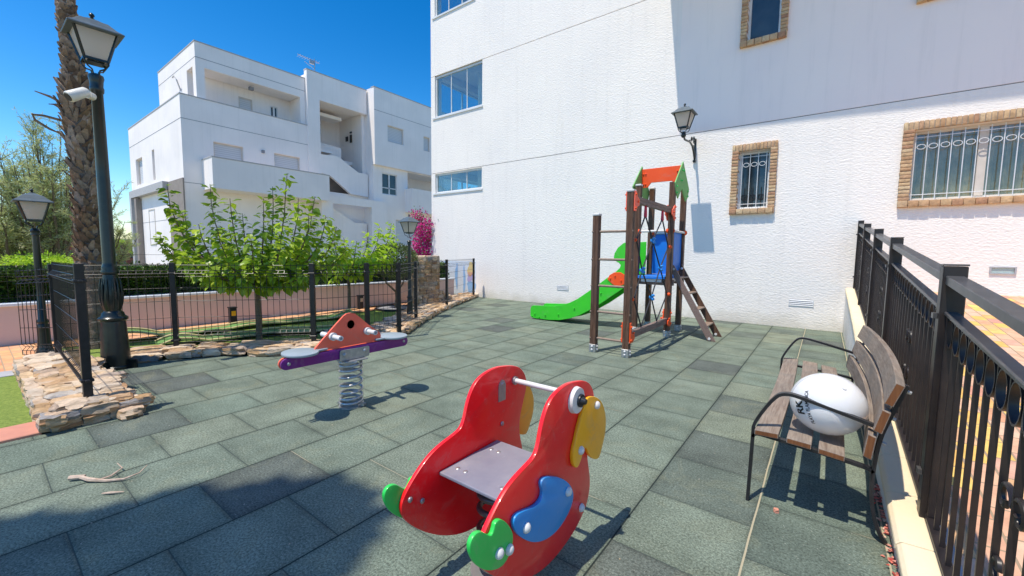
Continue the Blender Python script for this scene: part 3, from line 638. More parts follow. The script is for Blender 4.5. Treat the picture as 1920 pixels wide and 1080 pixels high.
for x0, x1, y0, y1, z in ((FX-.001, FX+.006, BY, 12.35, 7.49), (FX-.001, FX+.006, BY, 7.18, 4.55), (FX-.121, FX-.113, 7.14, 12.33, 10.5), (-23.401, -23.394, 16.25, 24, 10.4)): m.box(x0, x1, y0, y1, z-.012, z+.012)
m.box(-34.1, FX, BY-.006, BY+.001, 7.478, 7.502); m.box(-30.4, FX-.12, 7.134, 7.141, 10.49, 10.51); m.box(-34.1, FX, BY-.006, BY+.001, 2.9, 2.92)
m.build('wall_joint', 'groove', ab)
# taupe framed garage bay
m = MB(); m.box(-26.5, FX+.03, BY-.06, BY-.004, 0, 4.75)
m.build('taupe_panel', 'taupe', ab)
m = MB(); m.box(-33.4, -26.5, BY-.28, BY-.005, 4.38, 4.78); m.box(-33.4, -33.0, BY-.28, BY-.005, 0, 4.38); m.box(-33.0, -32.4, BY-.1, BY-.005, 0, 4.38); m.build('portal_frame', 'coping', ab)
m = MB(); m.box(-32.4, -32.0, BY-.26, BY-.005, 0, 4.3); m.build('portal_jamb', 'taupe', ab)
def awin(x0, x1, y0, y1, z0, z1, ax, mat='shutter', glass=False):
    f = MB(); d = .06
    if ax == 0: f.grid_wall(0, x0, -.08, y0, y1, z0, z1, [(y0+d, y1-d, z0+d, z1-d)])
    else: f.grid_wall(1, y0, .08, x0, x1, z0, z1, [(x0+d, x1-d, z0+d, z1-d)])
    fo = f.build('window', 'creamframe' if not glass else 'whiteframe', ab)
    p = MB()
    if ax == 0:
        p.box(x0-.06, x0-.04, y0+d, y1-d, z0+d+(0 if not glass else 0), z1-d)
        if glass:
            q = MB(); q.box(x0-.03, x0+.0, (y0+y1)/2-.05, (y0+y1)/2+.05, z0+d, z1-d); q.box(x0-.03, x0+.0, y0+d, y1-d, z0+.42, z0+.48); q.build('frame', 'whiteframe', fo)
    else: p.box(x0+d, x1-d, y0+.04, y0+.06, z0+d, z1-d)
    p.build('pane' if glass else 'shutter', 'winglass' if glass else mat, fo)
awin(FX-.1, 0, 7.68, 8.99, 4.5, 6.68, 0); awin(FX-.1, 0, 10.49, 11.87, 4.5, 6.68, 0)
awin(-25.62, 0, 9.37, 10.05, 8.3, 9.62, 0); awin(-25.62, 0, 10.95, 11.37, 8.45, 9.58, 0, glass=True)
awin(-32.79, -31.35, BY+.12, 0, 5.14, 6.62, 1); awin(-29.3, -28.85, BY+.12, 0, 5.1, 6.7, 1)
awin(-23.5, 0, 17.25, 18.55, 8.63, 9.68, 0); awin(-23.5, 0, 20.3, 20.9, 8.65, 9.65, 0)
awin(-23.72, 0, 16.95, 18.15, 5.2, 6.6, 0, glass=True); awin(-25.62, 0, 19.9, 20.7, 4.6, 6.3, 0, glass=True); awin(-23.72, 0, 18.0, 19.8, 1.9, 3.6, 0)
awin(-30.6, -29.4, BY-.02, 0, 1.6, 3.6, 1)
m = MB(); m.box(FX, FX+.1, 9.85, 9.98, 6.55, 6.7); m.box(-24.9, -24.7, 9.6, 9.8, 9.85, 10.0); m.build('wall_lamp', 'groove', ab)
m = MB(); m.box(FX-.15, FX+.05, 6.9, 7.2, .9, 1.1); m.tube([(-26.5, 7.1, 9.4), (-26.5, 6.95, 9.9), (-26.7, 6.9, 10.1), (-26.9, 6.9, 10.05)], .03, 6); m.build('pipe', 'coping', ab)
an = thing('roof_antenna', (-25, 13.3, 11.4), 'thin television antenna standing on the roof of the apartment block', 'antenna')
m = MB(); m.cyl((-25, 13.3, 11.4), (-25, 13.3, 12.8), .025, n=6); m.build('mast', 'steel', an)
m = MB(); m.cyl((-25, 13.6, 12.65), (-25, 12.3, 12.72), .018, n=5)
for i in range(9): yy = 13.5-i*.14; m.cyl((-25-.22, yy, 12.66), (-25+.22, yy, 12.66), .009, n=4)
m.cyl((-25, 13.3, 12.2), (-25, 12.7, 12.45), .014, n=5); m.box(-25.05, -24.95, 13.0, 13.25, 12.45, 12.62); m.build('aerial', 'steel', an)

# ------------------------------------------------------------------ pink garden wall with hedge, far houses
pw = thing('garden_wall', (-9.45, 2, 0), 'long low pink rendered wall with white cap beneath the hedge', 'wall')
m = MB(); m.box(-9.55, -9.33, -8, 9.3, -.1, .545); m.build('wall_body', 'pinkwall', pw)
m = MB(); m.box(-9.60, -9.29, -8.02, 9.32, .549, .60); m.build('cap', 'mural_white', pw, bevel=.01)
rb = thing('red_house', (-52, 7, -1), 'distant red brown house with pale grey top storey beyond the garden', 'house')
m = MB(); m.grid_wall(0, -50, -.3, 3.5, 14, -1, 1.7, [(7.6, 8.4, -1, 1.0), (9.0, 9.5, .55, 1.15), (8.2, 8.7, -1, .1), (4.2, 6.4, .2, 1.2)]); m.box(-56, -50.3, 3.5, 3.8, -1, 1.7); m.build('wall', 'redfacade', rb)
m = MB(); m.box(-57, -49.7, 3.4, 14.1, 1.71, 2.25); m.build('roof', 'palegrey', rb)
m = MB(); m.box(-50.6, -50.5, 3.6, 13.9, -1, 1.6); m.build('window', 'winglass', rb)
m = MB(); m.box(-49.9, -49.75, 7.4, 8.1, -1, .95); m.build('porch', 'palegrey', rb)
ph = thing('pale_house', (-34, -3, 0), 'distant pale low house half hidden behind the feathery tree', 'house')
m = MB(); m.grid_wall(0, -34, -.3, -8, -.4, -.5, 2.3, [(-3.2, -2.2, .6, 1.6), (-6, -5, .6, 1.6)]); m.box(-40, -34.3, -.7, -.4, -.5, 2.3); m.build('wall', 'palegrey', ph)
m = MB(); m.box(-40.2, -33.8, -8.2, -.2, 2.31, 2.5); m.build('roof', 'coping', ph); m = MB(); m.box(-34.5, -34.4, -7.9, -.5, -.4, 2.2); m.build('window', 'winglass', ph)

# ================================================================== STONES
random.seed(5)
sw = thing('stone_planter_wall', (-5.9, .5, 0), 'low block of rough limestone rubble carrying the end of the wire fence', 'stone wall')
m = MB(); m.box(-7.25, -4.66, .35, .74, -.05, .125); m.build('mortar_core', 'mortar', sw)
m = MB()
for course, (z, h) in enumerate(((.032, .036), (.10, .034))):     # sides
    for side in range(3):
        if side < 2:
            x = -7.3+rv(0, .1)
            while x < -4.72:
                L = rv(.16, .34); m.rock((x+L/2, .33 if side == 0 else .76, z+rv(-.01, .01)), (L*.54, .075, h*1.15), rv(-.06, .06)); x += L
        else:
            y = .30
            while y < .74: L = rv(.15, .24); m.rock((-4.66, y+L/2, z+rv(-.008, .008)), (.075, L*.54, h*1.2), rv(-.08, .08)); y += L
x = -7.25
while x < -4.75:
    L = rv(.16, .3); y = .36
    while y < .72: W = rv(.11, .2); m.rock((x+L/2, y+W/2, .137+rv(-.01, .012)), (L*.56, W*.58, .032), rv(-.3, .3), .2); y += W
    x += L
m.build('rubble', 'stone', sw, smooth=True, auto=24)

def poly_len(pts): return [0]+[sum((V(pts[i+1])-V(pts[i])).length for i in range(k+1)) for k in range(len(pts)-1)]
def sample(pts, s):
    for a, b in zip(pts, pts[1:]):
        a, b = V(a), V(b); L = (b-a).length
        if s <= L: return a+(b-a)*s/L, (b-a).normalized()
        s -= L
    return V(pts[-1]), (V(pts[-1])-V(pts[-2])).normalized()
inner = [(-6.72, 1.12), (-6.55, 1.55), (-6.3, 1.98), (-5.85, 2.32), (-5.42, 2.78), (-5.3, 3.5), (-5.62, 4.45), (-6.1, 5.1), (-6.5, 5.7), (-7.1, 6.6), (-7.6, 7.5), (-8.15, 8.6), (-8.72, 9.7)]
bs = thing('stone_border', (-6, 4, 0), 'curving border of flat pale rubble stones around the rubber floor', 'stone border')
m = MB(); L = poly_len(inner)[-1]; s_ = 0
while s_ < L:
    st = rv(.17, .34); row = 0; t_ = 0
    wide = .34 if s_ < 3.0 else (.62 if s_ < 8 else .45)
    d_ = -.04
    while d_ < wide:
        wd = rv(.10, .18); p, dr = sample(inner, min(L, s_+st/2)); nrm = V((-dr.y, dr.x))
        q = p+nrm*(d_+wd/2)+dr*rv(-.05, .05)
        z = (.062 if d_ < .02 else .085)+rv(-.012, .012)
        m.rock((q.x, q.y, z), (st*.55, wd*.6, .05 if d_ < .02 else .035), math.atan2(dr.y, dr.x)+rv(-.18, .18), .22); d_ += wd
    s_ += st
m.build('flat_stones', 'stone', bs, smooth=True, auto=24)
m = MB(); vs = []; n = 40
for i in range(n+1):
    s_ = L*i/n; p, dr = sample(inner, s_); nrm = V((-dr.y, dr.x)); wide = .34 if s_ < 3.0 else (.62 if s_ < 8 else .45)
    vs += [(p.x, p.y, .058), (p.x+nrm.x*(wide+.02), p.y+nrm.y*(wide+.02), .07)]
m.add(vs, [(2*i, 2*i+2, 2*i+3, 2*i+1) for i in range(n)]); m.build('mortar_bed', 'mortar', bs)

pl = thing('stone_pillar', (-8.2, 7.1, 0), 'round rubble stone pillar behind the small lamp post', 'pillar')
m = MB(); m.cyl((-8.2, 7.1, -.05), (-8.2, 7.1, 1.27), .33, n=24); m.build('mortar_core', 'mortar', pl, smooth=True)
m = MB(); z = .04
while z < 1.27:
    h = rv(.085, .12); a = rv(0, 1)
    e = a+2*math.pi
    while a < e: da = rv(.28, .5); m.rock((-8.2+.34*math.cos(a+da/2), 7.1+.34*math.sin(a+da/2), z+h/2), (.055, .36*da*.54, h*.56), a+da/2, .2, 3); a += da
    z += h*.96
m.build('rubble', 'stone', pl, smooth=True, auto=50)
pb = thing('stone_plinth', (-8.0, 8.0, 0), 'knee high rubble stone block between the pillar and the white wall', 'stone wall')
m = MB()
for i in range(10):
    a = V((-7.95, 7.35)).lerp(V((-8.35, 8.2)), i/9); z = .05
    top = .36-.03*i
    while z < top: m.rock((a.x+rv(-.03, .03), a.y, z+.04), (.11, rv(.07, .11), .055), rv(0, 3), .2, 3); z += .085
m.build('rubble', 'stone', pb, smooth=True, auto=50)

# ================================================================== MINIGOLF LANES
def lane(name, pts, wd, hump, label):
    th = thing(name, (pts[0][0], pts[0][1], 0), label, 'minigolf lane', 'minigolf lanes on the turf')
    n = 60; L = poly_len(pts)[-1]; vl = []; vb = [[], []]
    for i in range(n+1):
        p, dr = sample(pts, L*i/n*.9999); p0, d0 = sample(pts, max(0, L*i/n-.25)); p1, d1 = sample(pts, min(L*.9999, L*i/n+.25)); dr = (d0+d1).normalized(); p = (p0+p1+p)/3
        nr = V((-dr.y, dr.x)); z = .035+hump*max(0, math.sin(i*.24))*(.6+.4*math.sin(i*.1+1)); a = p-nr*wd/2; b = p+nr*wd/2
        vl += [(a.x, a.y, z), (b.x, b.y, z)]; vb[0].append(V((a.x, a.y, z+.02))); vb[1].append(V((b.x, b.y, z+.02)))
    m = MB(); m.add(vl, [(2*i, 2*i+2, 2*i+3, 2*i+1) for i in range(n)]); m.build('green', 'turfdark', th)
    for q in vb: m = MB(); m.tube(q, .016, 6); m.build('edging', 'timber', th, smooth=True)
    return th
lane('minigolf_lane', [(-8.5, .95), (-8.35, 2.0), (-8.3, 3.2), (-8.15, 4.2), (-7.9, 5.0)], .42, .11, 'humped minigolf lane running along the orange path below the hedge wall')
lane('minigolf_lane', [(-7.55, 1.5), (-7.45, 2.4), (-7.3, 3.1), (-6.9, 3.7), (-6.7, 4.3)], .42, .07, 'minigolf lane just behind the stone border beside the young tree')
m = MB(); th = thing('turf_hole', (-6.45, 3.65, 0), 'round dark minigolf green edged with stones behind the see-saw', 'minigolf lane')
vs = [(-6.3+.5*math.cos(2*math.pi*k/28), 3.9+.42*math.sin(2*math.pi*k/28), .03) for k in range(28)]; m.add(vs, [tuple(range(28))]); m.build('green', 'turfdark', th)
m = MB(); m.tube(vs, .035, 6, closed=True); m.build('edging', 'greypaint', th, smooth=True)
th = thing('tree_ring', (-8.42, 6.39, 0), 'dark round bed at the foot of the clipped ball tree', 'planting bed')
m = MB(); vs = [(-8.35+.45*math.cos(2*math.pi*k/24), 6.3+.45*math.sin(2*math.pi*k/24), .02) for k in range(24)]; m.add(vs, [tuple(range(24))]); m.build('soil', 'groove', th); m = MB(); m.tube(vs, .03, 6, closed=True); m.build('edging', 'black', th, smooth=True)
for i, (x, y, l) in enumerate(((-8.9, 3.0, 'stubby black bollard light with yellow sticker on the path left of the young tree'), (-9.12, 5.85, 'open framed black bollard light on the path beyond the second fence bay'))):
    th = thing('bollard_light', (x, y, 0), l, 'bollard light', 'bollard lights on the garden path')
    m = MB(); m.box(x-.055, x+.055, y-.055, y+.055, -.02, .30); m.build('post', 'black', th, bevel=.006)
    m = MB(); m.box(x+.056, x+.062, y-.035, y+.035, .16, .25); m.build('lens', 'yellow' if i == 0 else 'opal', th)
    m = MB(); m.box(x-.065, x+.065, y-.065, y+.065, .302, .325); m.build('cap', 'black', th, bevel=.004)

# ================================================================== WIRE FENCES
def fpost(root, x, y, z0, z1, ang=0.0):
    a = V((math.cos(ang), math.sin(ang), 0)); b = V((-a.y, a.x, 0)); k = V((0, 0, 1))
    m = MB(); m.obox((x, y, (z0+z1)/2), (a, b, k), (.029, .029, (z1-z0)/2)); p = m.build('post', 'fence', root, bevel=.003)
    for zz in (z0+.16, z1-.14):
        m = MB(); m.obox((x, y, zz), (a, b, k), (.040, .040, .012)); m.obox((x, y, zz), (a, b, k), (.055, .014, .010)); m.build('clamp', 'fence', p, bevel=.004)
    return p
def panel(root, p, q, zp, zq, step=.078, h=1.02, gap=.075, fold=.035, trim=.04, rad=.0034):
    p, q = V((*p, 0)), V((*q, 0)); d = q-p; L = d.length; d.normalize(); nn = V((d.y, -d.x, 0))
    p = p+d*trim; L -= 2*trim; n = max(2, round(L/step)); m = MB()
    rows = [(0, 0), (.05, 0), (.09, fold), (.13, 0), (h-.15, 0), (h-.11, fold), (h-.07, 0), (h+.025, 0)]
    for i in range(n+1):
        t_ = i/n; b = p+d*L*t_; z0 = zp+(zq-zp)*t_+gap
        m.tube([b+nn*o+V((0, 0, z0+z)) for z, o in rows], rad, 4, caps=False)
    for z, o in [(.0, 0), (.05, 0), (.09, fold), (.13, 0), (.33, 0), (.55, 0), (.72, 0), (h-.15, 0), (h-.11, fold), (h-.07, 0), (h-.0, 0)]:
        m.tube([p+nn*(o+.004)+V((0, 0, zp+gap+z)), p+d*L+nn*(o+.004)+V((0, 0, zq+gap+z))], rad*1.1, 4, caps=False)
    return m.build('wire_panel', 'fence', root)
fa = thing('wire_fence', (-6, .55, .1), 'short black wire mesh fence end standing on the rubble planter block', 'fence')
fpost(fa, -4.82, .55, .15, 1.275); fpost(fa, -7.15, .60, .10, 1.21)
panel(fa, (-7.15, .60), (-4.82, .55), .12, .15, h=1.02, rad=.0026)
panel(fa, (-7.15, .60), (-7.78, .34), .06, .02)
fb = thing('wire_fence', (-6, 4, .1), 'long curving black wire mesh fence along the stone border to the white wall', 'fence')
FP = [(-7.15, .60, .10), (-6.78, 1.62, .10), (-5.70, 2.91, .10), (-5.56, 3.68, .10), (-5.47, 4.20, .10), (-6.33, 5.27, .10), (-7.39, 7.12, .10), (-8.57, 9.39, .10)]
for i, (x, y, z) in enumerate(FP):
    if i:
        a = V(FP[i][:2])-V(FP[i-1][:2]); fpost(fb, x, y, z-.06, 1.225, math.atan2(a.y, a.x))
        panel(fb, FP[i-1][:2], (x, y), FP[i-1][2], z)
# far fence standing in the hedge
fc = thing('hedge_fence', (-9.25, 0, .6), 'thin black wire fence along the top of the pink wall before the hedge', 'fence')
for y in (-4.5, -2.5, -.5, 1.5, 3.5, 5.5, 7.5):
    m = MB(); m.box(-9.42, -9.37, y-.025, y+.025, .56, 1.16); m.build('post', 'fence', fc)
    if y < 7: panel(fc, (-9.395, y), (-9.395, y+2), .56, .56, step=.1, h=.55, gap=.02, rad=.0024)

# ================================================================== STREET LAMPS
def lamp_head(root, x, y, z, s=1.0, name='lantern'):
    """four sided lantern, origin at the bottom plate"""
    def ring(hw, zz): return [(x-hw*s, y-hw*s, z+zz*s), (x+hw*s, y-hw*s, z+zz*s), (x+hw*s, y+hw*s, z+zz*s), (x-hw*s, y+hw*s, z+zz*s)]
    lo, hi = .105, .190; zb, zt = .03, .36
    m = MB()
    for a in range(4):
        p, q = V(ring(lo, zb)[a]), V(ring(hi, zt)[a]); p2, q2 = V(ring(lo, zb)[(a+1) % 4]), V(ring(hi, zt)[(a+1) % 4])
        m.bar(p, q, .022*s, .022*s, (1, 1, 0)); m.bar(p, p2, .024*s, .026*s); m.bar(q, q2, .02*s, .02*s)
    m.box(x-.075*s, x+.075*s, y-.075*s, y+.075*s, z-.0, z+.022*s)
    for a in range(4):      # cradle arms
        c_, s2 = math.cos(math.pi/4+a*math.pi/2), math.sin(math.pi/4+a*math.pi/2)
        m.tube([(x+c_*r*s, y+s2*r*s, z+zz*s) for r, zz in ((.145, .04), (.15, -.005), (.11, -.055), (.05, -.075), (.035, -.13))], .009*s, 6)
    L = m.build(name, 'lampblack', root)
    m = MB()
    a, b = ring(lo-.006, zb+.01), ring(hi-.008, zt-.008)
    m.add(a+b, [(0,1,5,4),(1,2,6,5),(2,3,7,6),(3,0,4,7),(3,2,1,0)]); m.build('opal_pane', 'opal', L)
    m = MB(); rr = [(.245, .345), (.250, .362), (.19, .405), (.125, .475), (.10, .482), (.045, .515), (.02, .525)]
    rings = [ring(h_, zz) for h_, zz in rr]; vs = [p for r_ in rings for p in r_]
    fs = [(4*i+k, 4*i+(k+1) % 4, 4*i+4+(k+1) % 4, 4*i+4+k) for i in range(len(rr)-1) for k in range(4)]+[(3,2,1,0), tuple(4*(len(rr)-1)+k for k in range(4))]
    m.add(vs, fs); m.build('lantern_roof', 'lamptop', L, bevel=.004)
    m = MB(); m.lathe((x, y, z+.515*s), [(.018*s, 0), (.03*s, .012*s), (.012*s, .028*s), (.028*s, .05*s), (.024*s, .068*s), (.004*s, .085*s)], 12); m.build('finial', 'lampblack', L, smooth=True)
    return L
def street_lamp(x, y, H, rb, label, s, prof, flutes=True, bolts=True):
    th = thing('street_lamp', (x, y, 0), label, 'street lamp', 'classic lantern lamps on posts')
    m = MB(); m.lathe((x, y, 0), prof, 28); po = m.build('post', 'lampblack', th, smooth=True)
    if flutes:
        m = MB(); r_, z0, z1 = flutes
        for k in range(12):
            a = 2*math.pi*k/12; m.tube([(x+math.cos(a)*r_(z)*1.0, y+math.sin(a)*r_(z), z) for z in [z0+(z1-z0)*i/6 for i in range(7)]], [.004, .011, .013, .013, .011, .008, .003], 6)
        m.build('leaf_ribs', 'lampblack', po, smooth=True)
    lamp_head(th, x, y, H, s)
    if bolts:
        for k in range(4):
            m = MB(); a = math.pi/4+k*math.pi/2; m.obox((x+math.cos(a)*(rb+.03), y+math.sin(a)*(rb+.03), .05), (V((math.cos(a), math.sin(a), 0)), V((-math.sin(a), math.cos(a), 0)), V((0, 0, 1))), (.05, .01, .055))
            m.cyl((x+math.cos(a)*(rb+.06), y+math.sin(a)*(rb+.06), 0), (x+math.cos(a)*(rb+.06), y+math.sin(a)*(rb+.06), .06), .012, n=6); m.build('foot_lug', 'lampblack', po)
    return th
P_big = [(.165, 0), (.165, .03), (.15, .04), (.146, .20), (.144, .215), (.126, .545), (.124, .56), (.150, .575), (.152, .60), (.118, .625), (.112, .655), (.085, .68), (.10, .74), (.106, .80), (.104, .88), (.092, .98), (.078, 1.07), (.074, 1.10), (.088, 1.11), (.092, 1.135), (.080, 1.16), (.084, 1.18), (.072, 1.205), (.068, 1.24), (.064, 2.2), (.056, 3.12), (.066, 3.13), (.070, 3.17), (.062, 3.19), (.066, 3.24), (.076, 3.28), (.07, 3.31), (.03, 3.33)]
P_big = [(r*.88, z) for r, z in P_big]
street_lamp(-6.57, 1.0, 3.43, .14, 'tall dark green lantern lamp post beside the palm trunk', .90, P_big, (lambda z: .078+.018*math.sin((z-.70)/.38*3.0), .70, 1.06))
P_sm = [(.10, 0), (.10, .025), (.085, .04), (.08, .09), (.066, .14), (.062, .20), (.055, .30), (.052, .38), (.056, .42), (.045, .44), (.058, .455), (.058, .475), (.040, .50), (.036, .9), (.032, 1.55), (.042, 1.56), (.038, 1.585), (.045, 1.61), (.025, 1.64)]
street_lamp(-7.89, .55, 1.72, .09, 'small lantern lamp post behind the rubble planter block near the pink wall', .68, P_sm, None, False)
street_lamp(-6.82, 5.52, 1.77, .09, 'small lantern lamp post in front of the stone pillar and magenta flowers', .66, P_sm, None, False)
# security camera on the tall post
cc_ = thing('security_camera', (-6.5, .9, 3.0), 'white bullet security camera clamped to the tall lamp post', 'camera')
p0 = V((-6.53, .955, 3.06)); p1 = V((-6.42, .86, 3.05)); p2 = V((-6.12, .66, 2.90))
m = MB(); m.cyl(p0, p0+V((.05, -.045, .0)), .04, n=14); m.tube([p0+V((.04, -.04, 0)), (p0+p1)/2+V((0, 0, .02)), p1], .018, 8); m.build('bracket', 'cctv', cc_, smooth=True)
dd = V((.06, -.20, -.15)).normalized(); q0 = p1+V((0, .03, .02))
m = MB(); m.tube([q0-dd*.02, q0, q0+dd*.17, q0+dd*.18], [.03, .048, .056, .050], 16); m.build('housing', 'cctv', cc_, smooth=True)
m = MB(); m.cyl(q0+dd*.176, q0+dd*.186, .040, n=16); m.build('lens', 'dark', cc_, smooth=True)
# wall lantern
wlm = thing('wall_lantern', (-2.38, WY, 3.6), 'lantern on an ornate scroll bracket fixed to the white wall above the climbing frame', 'wall lamp')
LX, LY = -2.42, 8.88
m = MB(); bx_ = -2.40
m.box(bx_-.02, bx_+.02, WY-.02, WY, 3.42, 3.92)
m.tube([(bx_, WY-.03, 3.50), (bx_, WY-.12, 3.62), (bx_, WY-.25, 3.72), (bx_, WY-.45, 3.76), (LX, LY+.1, 3.74), (LX, LY, 3.80)], .020, 8)
for c0, r0 in (((bx_, WY-.10, 3.85), .07), ((bx_, WY-.16, 3.70), .05), ((bx_, WY-.32, 3.84), .05)):
    m.tube([(bx_, c0[1]+math.cos(a)*r0*(1-a/14), c0[2]+math.sin(a)*r0*(1-a/14)) for a in [i*.45 for i in range(22)]], .013, 6)
m.tube([(bx_, WY-.02, 3.90), (bx_, WY-.15, 3.93), (bx_, WY-.3, 3.82), (bx_, WY-.5, 3.78)], .012, 6)
m.sphere((bx_, WY-.035, 3.44), .035); m.sphere((LX, LY, 3.80), .05); m.cyl((LX, LY, 3.82), (LX, LY, 3.87), .03, n=10)
m.build('scroll_bracket', 'lampblack', wlm, smooth=True)
lamp_head(wlm, LX, LY, 3.92, .84)

# ================================================================== RAILING AND ITS WALL
rw = thing('railing_wall', (.42, 4, 0), 'low white wall with stepped cream cap under the black railing', 'wall')
m = MB(); ys = [-3+.5*i for i in range(26)]
vs = []
for y in ys+[9.74]:
    z = rz_(y)-.05; vs += [(.345, y, -.2), (.345, y, z), (.52, y, z), (.52, y, -.2)]
n = len(ys)+1
m.add(vs, [(4*i+k, 4*i+4+k, 4*i+4+(k+1) % 4, 4*i+(k+1) % 4) for i in range(n-1) for k in range(3)]); m.build('wall_body', 'stucco', rw, fix=True)
m = MB(); y = -3.0
while y < 9.7:
    y2 = min(9.72, y+.42); a, b = rz_(y)-.05+.002, rz_(y2-.006)-.05+.002; x0 = .330+rv(-.003, .003)
    vs = []
    for yy, z in ((y, a), (y2-.007, b)): vs += [(x0, yy, z), (x0, yy, z+.03), (x0+.018, yy, z+.048), (.455, yy, z+.052), (.455, yy, z)]
    m.add(vs, [(0,5,6,1),(1,6,7,2),(2,7,8,3),(3,8,9,4),(4,9,5,0),(0,1,2,3,4),(9,8,7,6,5)]); y = y2
m.build('cap', 'cream', rw, fix=True, bevel=.004)
m = MB()
for i in range(len(ys)): y = ys[i]; m.add([(.457, y, rz_(y)-.02), (.53, y, rz_(y)-.005), (.53, y+.5, rz_(y+.5)-.005), (.457, y+.5, rz_(y+.5)-.02)], [(0,1,2,3)])
m.build('cement_fillet', 'greypaint', rw)
rl = thing('metal_railing', (.45, 4, .3), 'long dark metal railing with rings and scrolls rising along the paved ramp', 'railing')
RX = .475; PY = [.78, 2.73, 4.76, 6.35, 8.09, 9.66]
for i, y in enumerate(PY):
    m = MB(); z = rz_(y); m.box(RX-.040, RX+.040, y-.036, y+.036, z-.03, z+1.205); po = m.build('post', 'rail', rl, bevel=.004)
    m = MB(); m.box(RX-.042, RX+.042, y-.038, y+.038, z+1.207, z+1.215); m.build('cap', 'railtop', po, bevel=.002)
    m = MB(); m.box(RX-.056, RX-.041, y-.012, y+.03, z+.96, z+.985); m.build('hinge_lug', 'railtop', po); m = MB(); m.box(RX-.056, RX-.041, y-.014, y+.032, z+.20, z+.225); m.build('hinge_lug', 'railtop', po)
def slope_bar(y0, y1, x0, x1, za, zb, name, mat):
    m = MB(); a, b = rz_(y0), rz_(y1)
    m.add([(x0, y0, a+za), (x1, y0, a+za), (x1, y1, b+za), (x0, y1, b+za), (x0, y0, a+zb), (x1, y0, a+zb), (x1, y1, b+zb), (x0, y1, b+zb)], [(0,3,2,1),(4,5,6,7),(0,1,5,4),(1,2,6,5),(2,3,7,6),(3,0,4,7)])
    return m.build(name, mat, rl, bevel=.003)
for i in range(len(PY)-1):
    y0, y1 = PY[i]+.034, PY[i+1]-.034
    slope_bar(y0, y1, RX-.030, RX+.030, 1.125, 1.165, 'handrail', 'railtop')
    slope_bar(y0, y1, RX-.024, RX+.024, .985, 1.001, 'upper_rail', 'railtop')
    slope_bar(y0, y1, RX-.022, RX+.018, .012, .030, 'lower_rail', 'rail')
    for yy in (y0+.022, y1-.022):
        m = MB(); m.box(RX-.018, RX+.018, yy-.010, yy+.010, rz_(yy)+.03, rz_(yy)+.985); m.build('stile', 'rail', rl, bevel=.002)
    nb = max(6, round((y1-y0)/.117)); st = (y1-y0)/nb
    for k in range(1, nb):
        y = y0+st*k; z = rz_(y); m = MB(); m.box(RX-.0085, RX+.0085, y-.005, y+.005, z+.03, z+.985); m.build('baluster', 'rail', rl)
    for k in range(nb):
        y = y0+st*(k+.5); z = rz_(y)+.912; r0 = st/2-.007
        m = MB(); n = 20; vs = []
        for j in range(n):
            a = 2*math.pi*j/n
            for rr_, xx_ in ((r0, RX-.011), (r0, RX+.011), (r0-.005, RX+.011), (r0-.005, RX-.011)): vs.append((xx_, y+rr_*math.cos(a), z+rr_*math.sin(a)*1.3))
        m.add(vs, [(4*j+q, 4*((j+1) % n)+q, 4*((j+1) % n)+(q+1) % 4, 4*j+(q+1) % 4) for j in range(n) for q in range(4)]); m.build('ring', 'rail', rl, fix=True, smooth=True)
    ym = (y0+y1)/2+(.0 if i else .02)     # scroll motif on the middle bars
    z = rz_(ym)
    for sgn in (-1, 1):
        for zz in (.40, .62):
            m = MB(); pts = []
            for j in range(16):
                a = j*.42; r0 = .055*(1-j/19); pts.append((RX-.0, ym+sgn*(.014+.045-r0*math.cos(a)), z+zz+(r0*math.sin(a))*(1 if zz > .5 else -1)))
            m.tube(pts, [.009]*15+[.012], 6); m.build('scroll', 'rail', rl, smooth=True)
    m = MB(); m.tube([(RX, ym, z+.28), (RX, ym, z+.34), (RX, ym, z+.37)], [.008, .02, .008], 8); m.build('collar', 'rail', rl, smooth=True)

# ================================================================== BENCH
bn = thing('bench', (0, 3.6, 0), 'black steel framed bench with weathered wooden slats against the low wall', 'bench')
def bow(y): return -.035*(1-((y-3.6)/1.02)**2)
def slat(sec, amp, name, y0=2.575, y1=4.625, mat='slat'):
    m = MB(); n = 16; k = len(sec); vs = []
    for i in range(n+1):
        y = y0+(y1-y0)*i/n; o = amp*(1-((y-3.6)/1.025)**2); vs += [(x+o, y, z) for x, z in sec]
    for i in range(n):
        for j in range(k): m.f.append((i*k+j, i*k+(j+1) % k, (i+1)*k+(j+1) % k, (i+1)*k+j)); m.mi.append(0)
    m.f.append(tuple(range(k))[::-1]); m.f.append(tuple(n*k+j for j in range(k))); m.mi += [1, 1]; m.v = vs
    return m.build(name, [mat, 'slatend'], bn, bevel=.004, seg=2, fix=True)
for (xa, za, xb, zb) in ((-.254, .444, -.142, .450), (-.106, .440, .002, .434), (.031, .424, .138, .413)):
    slat([(xa, za-.030), (xb, zb-.030), (xb, zb), (xa, za)], .012, 'seat_slat')
for (xa, za, xb, zb) in ((.203, .435, .215, .552), (.232, .572, .258, .682), (.262, .712, .298, .820)):
    dx, dz = .034, -.012
    slat([(xa, za), (xa+dx, za+dz), (xb+dx, zb+dz), (xb, zb)], .045, 'back_slat')
